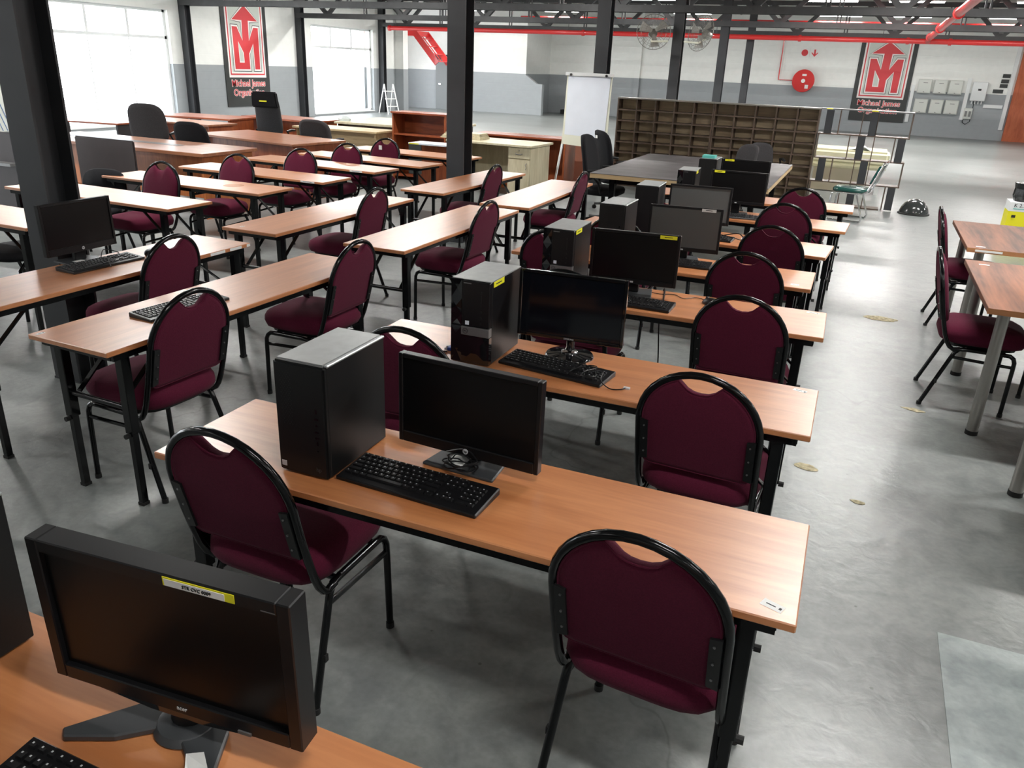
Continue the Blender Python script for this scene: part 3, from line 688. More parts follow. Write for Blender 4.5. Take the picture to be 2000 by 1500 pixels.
chair(-2.722, 2.41, 87, 'maroon chair at the near end of the nearest crosswise table, over the keyboard', G2)
chair(-2.70, 3.57, 90, 'maroon chair at the far end of the nearest crosswise table', G2)
chair(-3.58, 3.14, 92, 'maroon chair at the table with the left monitor', G2)
chair(-3.64, 5.23, 90, 'maroon chair at the crosswise table in the left file, behind the monitor table', G2)
chair(-2.68, 5.22, 88, 'maroon chair at the right file of crosswise tables, left of the labelled towers', G2)
chair(-3.545, 7.23, 90, 'maroon chair at the table passing the second column', G2)
chair(-2.67, 7.30, 92, 'maroon chair nearest the black office chairs', G2)
chair(-5.64, 5.09, 180, 'maroon chair facing the camera, leftmost of the left block', G3)
chair(-5.58, 5.98, 180, 'maroon chair facing the camera, second from the left in the left block', G3)
chair(-5.47, 6.83, 180, 'maroon chair facing the camera, middle of the left block', G3)
chair(-5.44, 7.64, 180, 'maroon chair facing the camera, second from the right in the left block', G3)
lc = chair(-5.46, 8.50, 180, 'maroon chair facing the camera with a small white tag on its back', G3)
obj('tag', MB().box(.02, .06, -.215, -.205, .78, .83), 'white', lc)
chair(.81, 5.296, -90, 'maroon chair in profile at the nearer walnut table, by the brushed steel leg', G4)
chair(.93, 7.155, -90, 'maroon chair in profile at the farther walnut table', G4)
chair(1.37, 5.28, 90, 'maroon chair at the right edge of the picture, only its rear legs showing', G4)

# ---------------------------------------------------------------- walnut tables with steel legs (right edge)
def wtable(x, y0, y1, label, strips):
    t = thing('walnut_table', label, 'table', (x, y0, 0), 0, 'walnut tables with steel legs')
    d = y1 - y0
    obj('tabletop', MB().box(0, 1.25, 0, d, .72, .75), 'walnut', t, bevel=.002)
    obj('edge_band', MB().box(-.002, 1.25, -.002, 0, .72, .75), 'oakedge', t)
    for lx in (.1, 1.15):
        for ly in (.13, d - .13):
            l = obj('leg', MB().cyl((lx, ly, .025), (lx, ly, .72), .031, 20), 'steel', t, smooth=True)
            obj('foot', MB().cyl((lx, ly, 0), (lx, ly, .025), .033, 20), 'rubber', l, smooth=True)
    if strips:
        obj('sticker', MB().box(.06, .12, .07, .095, .75, .7506), 'white', t); obj('edge_label', MB().box(.05, .22, -.0035, -.002, .728, .742), 'white', t)
    else: obj('sticker', MB().box(.07, .13, d - .13, d - .11, .75, .7506), 'white', t)
    return t
wtable(.735, 4.60, 5.90, 'walnut-topped table with round steel legs, nearer one at the right edge', False)
wtable(.79, 6.36, 7.62, 'walnut-topped table with round steel legs, farther one at the right edge', True)
wtable(.86, 2.86, 4.16, 'walnut-topped table at the right edge of which only a steel leg shows', False)

# ---------------------------------------------------------------- computers
def tower(x, y, rz, label, style, zt=.335, tw=.163, td=.31):
    t = thing('computer_tower', label, 'computer', (x, y, TH), rz, 'computer towers')   # origin front-left-bottom corner
    if style == 'plain':
        obj('case', MB().box(0.003, tw - .003, .02, td, .004, zt - .003), 'plastm', t, bevel=.002)
        obj('front_panel', MB().box(0, tw, 0, .02, .004, zt), 'plastm', t, bevel=.006, seg=2)
        obj('top_cover', MB().box(.002, tw - .016, .02, td, zt - .003, zt + .001), 'pctop_glare', t)
        obj('side_edge', MB().box(tw - .012, tw, .02, td, zt - .006, zt + .001), 'pctop_glare', t, bevel=.002)
        vents = MB()
        for i in range(8):
            for j in range(26):
                if (i + j) % 2 == 0: vents.box(.022 + i * .0045, .0245 + i * .0045, -.0008, .0002, zt - .03 - j * .006, zt - .0325 - j * .006)
        o = obj('vent_holes', vents, 'ink', t); o['kind'] = 'stuff'
        for k, (w_, h_) in enumerate(((.006, .012), (.012, .005), (.006, .006), (.012, .005), (.012, .005), (.005, .012), (.005, .004))):
            obj('port', MB().box(tw - .030 - w_ / 2, tw - .030 + w_ / 2, -.0006, .0004, .20 - k * .019, .20 - k * .019 + h_), 'gloss', t)
        obj('sticker', MB().box(.010, .026, -.0008, 0, .02, .036), 'silver', t)
        text('hp', .017, 'grey', t, (tw - .03, -.0004, .03), FRONT)
    elif style == 'faceted':
        obj('case', MB().box(0.002, tw - .001, .028, td, .004, zt - .002), 'plast', t, bevel=.002)
        obj('top_cover', MB().box(.001, tw - .001, .012, td, zt - .002, zt + .001), 'pctop_glare', t)
        # faceted glossy front
        fm = MB(); zs = [.004, .085, .15, .20, .26, zt]; xs = [0, .045]
        for i in range(5):
            a, b = zs[i], zs[i + 1]; mid = (a + b) / 2
            fm.add([(0, .004, a), (.045, .004, a), (.045, .004, b), (0, .004, b), (.0225, .0 if i % 2 else .010, mid), (0, .028, a), (.045, .028, a), (.045, .028, b), (0, .028, b)],
                   [(0, 1, 4), (1, 2, 4), (2, 3, 4), (3, 0, 4), (5, 0, 3, 8), (1, 6, 7, 2), (0, 5, 6, 1), (3, 2, 7, 8)])
        obj('faceted_panel', fm, 'gloss', t)
        obj('drive_panel', MB().box(.047, tw - .002, .001, .028, .155, zt - .004), 'plast', t, bevel=.002)
        obj('badge_strip', MB().box(.045, tw - .001, -.001, .028, .118, .152), 'strip', t, bevel=.001)
        obj('badge_ring', MB().tube([(.063 + .010 * math.cos(a * PI / 10), -.0015, .135 + .010 * math.sin(a * PI / 10)) for a in range(20)], .0009, 5, True), 'ink', t)
        text('DELL', .0065, 'ink', t, (.063, -.0014, .135), FRONT)
        lower = MB().add([(.045, .004, .004), (tw - .001, .004, .004), (tw - .001, .004, .116), (.045, .004, .116), (.10, -.004, .06), (.045, .028, .004), (tw - .001, .028, .004), (tw - .001, .028, .116), (.045, .028, .116)],
                   [(0, 1, 4), (1, 2, 4), (2, 3, 4), (3, 0, 4), (5, 0, 3, 8), (1, 6, 7, 2), (0, 5, 6, 1), (3, 2, 7, 8)])
        obj('lower_panel', lower, 'gloss', t)
        obj('disc_slot', MB().box(.054, .085, -.0002, .001, zt - .014, zt - .010), 'strip', t)
        for k, (w_, h_) in enumerate(((.006, .012), (.003, .02), (.003, .02), (.006, .008), (.006, .008), (.006, .008))):
            obj('port', MB().box(.127 - w_ / 2, .127 + w_ / 2, 0, .0015, .285 - k * .024, .285 - k * .024 + h_), 'ink', t)
        obj('processor_sticker', MB().box(.062, .078, 0, .0012, .160, .176), 'whitegloss', t)
        s = obj('asset_label', MB().box(tw - .0010, tw, .035, .135, zt - .026, zt - .004), 'yellow', t)
        obj('print', MB().box(tw, tw + .0004, .055, .11, zt - .017, zt - .013), 'ink', s)
    return t
tower(-1.355, 1.582, R(1), 'plain black computer tower on the front table', 'plain')
tower(-1.345, 2.602, R(1), 'computer tower with faceted front and yellow label, beside the round-based monitor', 'faceted')
tower(-1.41, 3.735, R(2), 'computer tower with faceted front and yellow label on the third table', 'faceted')
tower(-1.405, 4.655, R(1), 'plain black computer tower with glare-bright top on the fourth table', 'plain')
tower(-1.435, 5.60, R(3), 'plain black computer tower with glare-bright top on the fifth table', 'plain')
tower(-1.385, 6.74, R(3), 'small faceted dark computer tower on the sixth table', 'faceted', .335, .15, .30)
tower(-1.40, 7.72, R(1), 'computer tower with glare-bright top on the farthest table, under a teal packet', 'plain', .345)
tower(-1.495, .495, R(0), 'black computer tower cut off at the left edge of the picture', 'plain', .33)
t = tag(box('teal_packet', 'teal', -1.385, -1.27, 7.78, 7.9, TH + .347, TH + .37), 'small teal packet lying on the farthest computer tower', 'packet')

def monitor(x, y, z, rz, w_, h_, tilt, label, style, lab=None, scr='screen'):
    # local: centre bottom of screen at (0,0,z); screen faces -y
    t = thing('monitor', label, 'monitor', (x, y, TH), rz, 'computer monitors'); z -= TH
    T = Matrix.Translation((0, 0, z)) @ Matrix.Rotation(-tilt, 4, 'X')
    def TB(x0, x1, y0, y1, z0, z1, bev=0, nm='p', m='plast', par=None):
        return obj(nm, MB().box(x0, x1, y0, y1, z0, z1, T), m, par or t, bevel=bev)
    bz = {'hp': .014, 'round': .013, 'big': .024}.get(style, .014); bb = {'hp': .034, 'round': .014, 'big': .03}.get(style, .024)
    hw = w_ / 2; dp = {'round': .016, 'big': .045}.get(style, .028)
    M_ = 'gloss' if style == 'round' else 'plast'
    TB(-hw, -hw + bz, 0, dp, 0, h_, .002, 'bezel', M_); TB(hw - bz, hw, 0, dp, 0, h_, .002, 'bezel', M_)
    TB(-hw + bz, hw - bz, 0, dp, h_ - bz, h_, .002, 'bezel', M_); TB(-hw + bz, hw - bz, 0, dp, 0, bb, .002, 'bezel', M_)
    TB(-hw + bz, hw - bz, .006 if style != 'big' else .010, dp - .002, bb, h_ - bz, 0, 'screen', scr)
    TB(-hw + .03, hw - .03, dp, dp + .016, .03, h_ - .03, .006, 'rear_housing', 'plastm')
    if style in ('hp', 'plain'):
        obj('stand_neck', MB().box(-.035, .035, .03, .055, .012, z + .10), 'plast', t, bevel=.003)
        obj('stand_base', MB().prism([(-.115, -.05), (.115, -.05), (.095, .13), (-.095, .13)], lambda u, v, d: (u, v, d), 0, .010), 'grey', t, bevel=.003)
    if style == 'round':
        obj('stand_base', MB().lathe([(.078, 0), (.10, 0), (.10, .004), (.095, .010), (.05, .016), (.02, .018)], 36, (0, .03)), 'gloss', t, smooth=True)
        obj('stand_neck', MB().tube([(0, .03, .012), (0, .035, .04), (0, .03, z + .06)], [.022, .016, .018], 14), 'gloss', t, smooth=True)
        obj('neck_ring', MB().lathe([(.034, .014), (.034, .022), (.026, .028)], 24, (0, .03)), 'chrome', t, smooth=True)
        text('SAMSUNG', .009, 'silver', t, T @ Vector((0, -.0008, .007)), FRONT)
    if style == 'hp':
        obj('logo_disc', MB().cyl(T @ Vector((0.0, -.0012, .017)), T @ Vector((0.0, .001, .017)), .0085, 20), 'silver', t)
        text('hp', .011, 'ink', t, T @ Vector((0.0, -.0016, .0175)), FRONT)
        obj('base_paper', MB().box(-.055, .0, -.02, .035, .0102, .0108), 'white', t)
    if style == 'plain':
        obj('logo_badge', MB().box(-.008, .008, -.0010, .001, .008, .016, T), 'silver', t)
    if lab:
        lx, col = lab; lw = .085
        s = obj('asset_label', MB().box(lx - lw / 2, lx + lw / 2, -.0010, 0, h_ - .022, h_ - .004, T), col, t)
        obj('print', MB().box(lx - .02, lx + .02, -.0014, -.0010, h_ - .014, h_ - .011, T), 'ink', s)
    return t, T
monitor(-.899, 1.84, .762, -.048, .457, .277, .014, 'black monitor on the front table, beside the plain tower', 'hp')
monitor(-.948, 2.86, .803, .067, .437, .271, .02, 'glossy black monitor on a round base on the second table', 'round', scr='screeng')
monitor(-.983, 3.93, .79, .105, .452, .268, .02, 'black monitor with a yellow label at its top right corner, third table', 'plain', (.165, 'yellow'))
M['screen_glare'] = mat('glare_screen', (.085, .09, .09), .42)  # glare off the matte screens, put into a grey base colour
monitor(-.925, 4.88, .79, .115, .44, .27, .06, 'monitor with a glare-greyed screen and a white label, fourth table', 'plain', (.135, 'white'), 'screen_glare')
monitor(-1.03, 5.90, .79, .09, .445, .27, .06, 'unlabelled glare-greyed monitor on the fifth table, behind the white-labelled one', 'plain', None, 'screen_glare')
monitor(-.90, 6.84, .82, .02, .455, .262, .03, 'black monitor with a yellow label at its top left, sixth table', 'plain', (-.16, 'yellow'))
monitor(-.99, 7.85, .81, .0, .45, .27, .03, 'farthest black monitor with a yellow label, before the dark table', 'plain', (-.15, 'yellow'))
monitor(-3.79, 3.0, .793, R(90), .438, .269, .03, 'black monitor at the left by the nearest column', 'hp')
# big front monitor
t, T = monitor(-.897, .735, .787, .085, .50, .288, -.02, 'large black monitor with thick bezel and white and yellow label at the bottom left', 'big')
s = obj('asset_label', MB().box(.025, .155, -.0010, 0, .268, .284, T), 'yellow', t)
obj('label_paper', MB().box(.028, .138, -.0015, -.0010, .2685, .281, T), 'white', s)
text('STR CVC 0009', .0085, 'ink', t, T @ Vector((.088, -.0022, .2745)), FRONT)
text('acer', .012, 'silver', t, T @ Vector((.02, -.0012, .014)), FRONT)
obj('button_strip', MB().box(.13, .155, -.003, .002, .002, .008, T), 'strip', t); obj('model_print', MB().box(.20, .225, -.0008, .0002, .268, .2695, T), 'strip', t)
obj('chin', MB().prism([(-.2, .004), (-.05, -.012), (.06, -.012), (.2, .004)], lambda u, v, d: T @ Vector((u, d, v)), .002, .035), 'gloss', t)
obj('stand_neck', MB().tube([(.0, .04, .012), (.0, .04, .09)], [.035, .028], 18), 'plast', t, smooth=True)
obj('stand_hub', MB().lathe([(.055, 0), (.058, .004), (.05, .016), (.036, .02)], 28, (0, .03)), 'grey', t, smooth=True)
for s_, pl in ((-1, [(-.03, .05), (-.10, .035), (-.185, -.06), (-.17, -.075), (-.09, -.045), (-.03, .0)]), (1, [(.03, .05), (.08, .035), (.125, -.08), (.11, -.095), (.04, -.03), (.0, .0)])):
    obj('stand_foot', MB().prism(pl, lambda u, v, d: (u, v, d), 0, .014), 'grey', t, bevel=.003)
tg = thing('cable_tag', 'white folded paper tag on a cable plug in front of the large monitor', 'tag', (-.80, .665, TH))
obj('paper_tag', MB().add([(-.035, .03, .03), (.015, -.035, .006), (.03, -.03, .004), (.02, .02, .034), (.0, .035, .045)], [(0, 1, 2, 3), (0, 3, 4), (3, 2, 1, 0), (4, 3, 0)]), 'white', tg)
obj('plug', MB().box(-.05, .0, -.018, .0, .0, .012), 'plast', tg, bevel=.002); obj('cable', MB().tube([(-.05, -.01, .006), (-.09, -.03, .006), (-.12, -.10, .006)], .003, 8), 'plast', tg, smooth=True)

def keyboard(x, y, rz, label, single=True, w_=.44, d_=.145, m='plast'):
    t = thing('keyboard', label, 'keyboard', (x, y, TH), rz, 'keyboards')   # centre, rows along x, user at -y
    hw, hd = w_ / 2, d_ / 2
    obj('body', MB().add([(-hw, -hd, 0), (hw, -hd, 0), (hw, hd, 0), (-hw, hd, 0), (-hw, -hd, .012), (hw, -hd, .012), (hw, hd, .022), (-hw, hd, .022)],
        [(3, 2, 1, 0), (4, 5, 6, 7), (0, 1, 5, 4), (1, 2, 6, 5), (2, 3, 7, 6), (3, 0, 4, 7)]), m, t, bevel=.003)
    P = .0188 * w_ / .44; keys = []
    def row(y, x0, ws):
        x = x0
        for q in ws:
            if q > 0: keys.append((x, y, q * P - .003))
            x += abs(q) * P
    y0 = hd - .032; x0 = -hw + .012
    for k in range(13): 
        keys.append((x0 + k * P * 1.155, hd - .016, P - .0035))
    for q in range(3): keys.append((x0 + (15.35 + q) * P, hd - .016, P - .0035))
    rows = [[1] * 13 + [2], [1.5] + [1] * 12 + [1.5], [1.75] + [1] * 11 + [2.25], [2.25] + [1] * 10 + [2.75], [1.25, 1.25, 1.25, 6.25, 1.25, 1.25, 1.25, 1.25]]
    for i, rw in enumerate(rows): row(y0 - .004 - i * P, x0, rw)
    for i in range(2): row(y0 - .004 - i * P, x0 + 15.35 * P, [1, 1, 1])
    row(y0 - .004 - 3 * P, x0 + 16.35 * P, [1]); row(y0 - .004 - 4 * P, x0 + 15.35 * P, [1, 1, 1])
    for i in range(5): row(y0 - .004 - i * P, x0 + 18.7 * P, [1, 1, 1] if i < 4 else [2, 1])
    hgt = lambda yy: .012 + (.010 * (yy + hd) / d_)
    cache = {}; allk = MB()
    for (kx, ky, kw) in keys:
        kh = .0155 if ky < hd - .02 else .010
        def km(wd, hh):
            return [(0, -hh / 2, 0), (wd, -hh / 2, 0), (wd, hh / 2, 0), (0, hh / 2, 0), (.0018, -hh / 2 + .0015, .006), (wd - .0018, -hh / 2 + .0015, .006), (wd - .0018, hh / 2 - .0022, .006), (.0018, hh / 2 - .0022, .006)]
        F = [(3, 2, 1, 0), (4, 5, 6, 7), (0, 1, 5, 4), (1, 2, 6, 5), (2, 3, 7, 6), (3, 0, 4, 7)]
        if single:
            ck = (round(kw, 4), kh)
            if ck not in cache: cache[ck] = mesh_of('key', MB().add(km(kw, kh), F))
            o = obj('key', cache[ck], 'key', t, loc=(kx, ky, hgt(ky) - .001))
        else: allk.add([(a + kx, b + ky, c + hgt(ky) - .001) for a, b, c in km(kw, kh)], F)
    if not single: o = obj('keys', allk, 'key', t); o['kind'] = 'stuff'
    lg = MB()
    for i, (kx, ky, kw) in enumerate(keys):
        if kw > .03: continue
        z = hgt(ky) + .0052; lg.add([(kx + .004, ky + .001, z), (kx + .0075, ky + .001, z), (kx + .0075, ky + .0045, z), (kx + .004, ky + .0045, z)], [(0, 1, 2, 3)])
    o = obj('key_legends', lg, 'silver', t); o['kind'] = 'stuff'
    return t
def cable(pts, label, r=.0028, m='plast', cat='cable'):
    # smooth the polyline a little
    P = [Vector(p) for p in pts]; out = []
    for i in range(len(P) - 1):
        a, b, c, d = P[max(i - 1, 0)], P[i], P[i + 1], P[min(i + 2, len(P) - 1)]
        for k in range(6):
            s = k / 6; out.append(.5 * ((2 * b) + (c - a) * s + (2 * a - 5 * b + 4 * c - d) * s * s + (3 * b - a - 3 * c + d) * s ** 3))
    out.append(P[-1]); t = thing('cable', label, cat, (0, 0, 0)); obj('cord', MB().tube(out, r, 7), m, t, smooth=True); return t
keyboard(-.964, 1.673, R(-2), 'black keyboard in front of the monitor on the front table')
keyboard(-.942, 2.712, R(-7.5), 'black keyboard in front of the round-based monitor, its cord wound around it')
keyboard(-.945, 3.775, R(-1), 'black keyboard on the third table, half hidden behind the round-based monitor', False)
keyboard(-.94, 4.775, R(3), 'black keyboard on the fourth table, in front of the glare-greyed white-labelled monitor', False)
keyboard(-.93, 5.70, R(-4), 'small black keyboard by the blue plug on the fifth table', False, .40, .13)
keyboard(-.86, 6.72, R(6), 'grey keyboard on the sixth table below the yellow-labelled monitor', False, .42, .13, 'grey')
keyboard(-3.675, 3.005, R(90 - 3), 'black keyboard in front of the monitor at the nearest column')
keyboard(-2.733, 2.615, R(85), 'black keyboard lying behind the chair on the nearest crosswise table')
keyboard(-.875, .55, R(0), 'black keyboard cut off at the bottom left corner of the picture')
def mouse(x, y, z, rz, label, m='plast'):
    t = thing('mouse', label, 'mouse', (x, y, z), rz)
    rg = []
    for zz, sc in ((0, .92), (.006, 1), (.016, .95), (.026, .75), (.032, .45)):
        rg.append([(.031 * sc * math.cos(k * PI / 12), .052 * sc * math.sin(k * PI / 12) - (.01 * zz / .03), zz) for k in range(24)])
    obj('shell', MB().rings(rg), m, t, smooth='all'); obj('wheel', MB().cyl((-.004, .024, .026), (.004, .024, .026), .009, 12), 'grey', t, smooth=True)
    return t
mouse(-.575, 3.975, TH, R(60), 'black mouse on the third table beside the maroon chair')
cable([(-.60, 4.02, TH + .004), (-.66, 4.05, TH + .004), (-.72, 4.0, TH + .004), (-.78, 4.05, TH + .004), (-.86, 4.02, TH + .004), (-.95, 4.06, TH + .004)], 'thin mouse cord winding over the third table', .002)
cable([(-3.74, 3.06, TH + .026), (-3.78, 3.12, TH + .05), (-3.73, 3.17, TH + .028), (-3.69, 3.10, TH + .03), (-3.64, 3.02, TH + .028), (-3.58, 2.98, TH + .006)], 'black cord looped over the keyboard by the nearest column', .0025)
mouse(-3.65, 3.32, TH + .0, R(20), 'black mouse standing beside the far end of the keyboard by the column')
coil = [(-.895 + .045 * math.cos(k * .62) * (1 + .25 * math.sin(k * 1.7)), 1.80 + .035 * math.sin(k * .62) * (1 + .3 * math.cos(k * 1.3)), TH + .016 + .00075 * k + .006 * math.sin(k * .9)) for k in range(46)]
cable(coil, 'coiled black cord heaped under the monitor on the front table', .0022)
cable([(-.80, 2.69, TH + .024), (-.76, 2.73, TH + .024), (-.74, 2.64, TH + .022), (-.70, 2.62, TH + .004), (-.66, 2.63, TH + .004), (-.645, 2.66, TH + .004)], 'short black cord with a plug at the right end of the second keyboard', .0022)
t = tag(box('usb_plug', 'silver', -.655, -.632, 2.65, 2.664, TH, TH + .006), 'silver plug lying right of the second keyboard', 'plug')
wrapc = [(-.86 + .02 * math.sin(k * 1.1) + .004 * k, 2.70 + .085 * math.cos(k * .55) * .8, TH + .026 + .005 * math.sin(k * .5)) for k in range(22)]
cable(wrapc, 'black cord wound over the second keyboard', .0022)
def vga(x, y, rz, label):
    t = thing('blue_plug', label, 'plug', (x, y, TH), rz); obj('plug_body', MB().box(-.02, .02, -.016, .016, 0, .014), 'blue', t, bevel=.003); obj('thumb_screw', MB().cyl((-.03, -.013, .007), (-.02, -.013, .007), .005, 8).cyl((-.03, .013, .007), (-.02, .013, .007), .005, 8), 'silver', t)
vga(-1.395, 2.72, R(10), 'blue cable plug left of the labelled tower on the second table')
cable([(-1.40, 2.68, TH + .005), (-1.45, 2.66, TH + .005), (-1.48, 2.60, TH + .005), (-1.42, 2.56, TH + .005), (-1.36, 2.58, TH + .005)], 'loop of dark cable at the left of the labelled tower on the second table', .0032)
vga(-.66, 5.80, R(40), 'blue cable plug on the fifth table')
cable([(-.82, 5.86, TH + .005), (-.72, 5.85, TH + .03), (-.66, 5.79, TH + .01), (-.58, 5.77, TH + .005), (-.5, 5.72, TH + .005)], 'dark cable with the blue plug on the fifth table', .004)
cable([(-.85, 5.75, TH + .03), (-.74, 5.68, TH + .03), (-.62, 5.70, TH + .004), (-.52, 5.66, TH + .004)], 'thin dark cable over the small keyboard on the fifth table', .003)
cable([(-.80, 3.9, TH + .004), (-.84, 4.10, TH + .004), (-.86, 4.165, TH - .02), (-.87, 4.18, .55), (-.85, 4.18, .30), (-.86, 4.17, .22)], 'black cable hanging down behind the third table', .004)

# ---------------------------------------------------------------- dark table, office chairs, shelves
t = thing('dark_table', 'large dark slate-topped table with a pale wood edge before the pigeonhole shelves', 'table', (-1.72, 9.9, 0))
obj('tabletop', MB().box(-1.0, .9, -1.35, 1.3, .745, .752), 'blacktop', t); obj('edge_core', MB().box(-1.0, .9, -1.35, 1.3, .70, .745), 'ply', t)
for x in (-.82, .72):
    for y in (-1.05, 1.0): obj('leg', MB().box(x - .03, x + .03, y - .03, y + .03, 0, .70), 'black', t)
obj('apron', MB().box(-.85, .75, -1.05, -1.02, .62, .70).box(-.85, .75, .97, 1.0, .62, .70), 'black', t)
def office(x, y, rz, top, label, m='officef', wd=.46, arms=True, meshy=False, seat=.47):
    t = thing('office_chair', label, 'chair', (x, y, 0), rz, 'office chairs')     # faces +y
    for k in range(5):
        a = k * 2 * PI / 5 + .3; l = obj('base_spoke', MB().tube([(0, 0, .10), (.27 * math.cos(a), .27 * math.sin(a), .07)], [.024, .016], 8), 'plast', t, smooth=True)
        obj('castor', MB().cyl((.27 * math.cos(a) - .015, .27 * math.sin(a), .028), (.27 * math.cos(a) + .015, .27 * math.sin(a), .028), .028, 12), 'rubber', l, smooth=True)
    obj('gas_lift', MB().cyl((0, 0, .09), (0, 0, seat - .09), .026, 12), 'black', t, smooth=True)
    def rr(sx, sy, z, e=4): return [(sx * math.cos(k * PI / 14) * (abs(math.cos(k * PI / 14)) ** e + abs(math.sin(k * PI / 14)) ** e) ** (-1 / e), sy * math.sin(k * PI / 14) * (abs(math.cos(k * PI / 14)) ** e + abs(math.sin(k * PI / 14)) ** e) ** (-1 / e), z) for k in range(28)]
    obj('seat', MB().rings([rr(.2, .2, seat - .09), rr(.235, .235, seat - .07), rr(.24, .24, seat - .03), rr(.22, .22, seat), rr(.12, .12, seat + .012)]), m, t, smooth='all')
    zc, hh = (top + seat + .06) / 2, (top - seat - .06) / 2
    def br(sc, yy, cv=.05):
        o = []
        for k in range(32):
            a = k * PI / 16; c, s = math.cos(a), math.sin(a); e = 3.4; q = (abs(c) ** e + abs(s) ** e) ** (-1 / e)
            X = wd / 2 * sc * c * q; Z = zc + hh * sc * s * q
            o.append((X * (1 - .12 * (Z - zc) / hh if Z < zc else 1), -.24 - .10 * (Z - zc) / hh * .5 + yy + cv * (X / (wd / 2)) ** 2, Z))
        return o
    obj('backrest', MB().rings([br(.8, -.035), br(.97, -.03), br(1, -.005), br(.97, .02), br(.8, .03)]), 'mesh' if meshy else m, t, smooth='all')
    if meshy:
        obj('headrest', MB().rings([[(x_, -.295 + yy + z_ * .12, top - z_) for x_, z_ in ((-.205, 0), (.205, 0), (.222, .24), (-.222, .24))] for yy in (-.05, .055)]), 'officef', t, bevel=.02, seg=2)
        obj('label_strip', MB().box(-.06, .06, -.352, -.335, top - .15, top - .13), 'yellow', t)
    obj('back_bracket', MB().tube([(0, -.05, seat - .08), (0, -.24, seat - .07), (0, -.29, seat + .10)], .018, 8), 'plast', t, smooth=True)
    if arms:
        for s in (-1, 1):
            obj('armrest', MB().tube([(s * .27, -.13, seat + .20), (s * .28, 0, seat + .21), (s * .27, .14, seat + .20)], [.014, .022, .016], 10), 'plast', t, smooth=True)
            obj('arm_support', MB().tube([(s * .27, -.12, seat + .20), (s * .27, .02, seat + .06), (s * .22, .04, seat - .07)], .014, 8), 'plast', t, smooth=True)
    return t
office(-2.86, 9.6, R(-92), 1.07, 'black office chair in side view, left end of the dark table', 'officef')
office(-3.05, 10.75, R(-50), 1.06, 'black office chair with a white tag, just behind the one in side view')
obj('white_tag', MB().box(-.10, -.03, -.30, -.29, .95, 1.05), 'white', [o for o in C.objects if o.name.startswith('office_chair')][-1])
office(-1.62, 11.85, R(150), .90, 'grey-black office chair at the far right of the dark table, left one of two', 'greyf', .34)
office(-1.34, 12.55, R(200), .88, 'grey-black office chair at the far right of the dark table, right one of two', 'greyf', .36)
office(-9.75, 9.25, R(20), 1.10, 'big rounded office chair against the bright window', 'greyf', .56)
office(-8.20, 8.55, R(8), .97, 'black office chair with a white corner tag behind the long desk', 'officef', .50, False)
office(-8.95, 11.0, R(10), 1.27, 'tall mesh-backed office chair with a yellow strip, in front of the left banner', 'officef', .44, True, True)
office(-7.55, 10.35, R(5), .96, 'black office chair at the right end of the brown desk', 'greyf', .52, True)
def visitor(x, y, rz, label):
    t = thing('visitor_chair', label, 'chair', (x, y, 0), rz, 'black visitor chairs')
    def rr(sx, sy, z, e=3): return [(sx * math.cos(k * PI / 14) * (abs(math.cos(k * PI / 14)) ** e + abs(math.sin(k * PI / 14)) ** e) ** (-1 / e), .02 + sy * math.sin(k * PI / 14) * (abs(math.cos(k * PI / 14)) ** e + abs(math.sin(k * PI / 14)) ** e) ** (-1 / e), z) for k in range(28)]
    obj('seat', MB().rings([rr(.2, .2, .41), rr(.235, .23, .425), rr(.235, .23, .46), rr(.19, .19, .475), rr(.08, .08, .48)]), 'officef', t, smooth='all')
    o = []
    for yy, sc in ((-.02, .94), (0, 1), (.03, .94)):
        o.append([(.21 * sc * math.cos(k * PI / 14) * (abs(math.cos(k * PI / 14)) ** 3 + abs(math.sin(k * PI / 14)) ** 3) ** (-1 / 3), -.25 + yy - .03 * math.sin(k * PI / 14), .655 + .13 * sc * math.sin(k * PI / 14) * (abs(math.cos(k * PI / 14)) ** 3 + abs(math.sin(k * PI / 14)) ** 3) ** (-1 / 3)) for k in range(28)])
    obj('backrest', MB().rings(o), 'officef', t, smooth='all')
    for s in (-1, 1):
        obj('leg', MB().tube([(s * .24, .21, 0), (s * .23, .19, .36), (s * .22, .14, .40), (s * .21, 0, .40)], .013, 8), 'black', t, smooth=True)
        obj('leg', MB().tube([(s * .24, -.24, 0), (s * .22, -.10, .38), (s * .21, 0, .40)], .013, 8), 'black', t, smooth=True)
        obj('back_post', MB().tube([(s * .2, -.10, .40), (s * .2, -.22, .42), (s * .2, -.26, .56), (s * .19, -.27, .68)], .012, 8), 'black', t, smooth=True)
    obj('yellow_label', MB().box(-.06, .06, .245, .25, .40, .42), 'yellow', t)
visitor(-6.34, 5.16, R(195), 'black visitor chair just right of the nearest column, behind a left block table')
visitor(-5.45, 3.80, R(180), 'black visitor chair at the left edge, left of the nearest column')
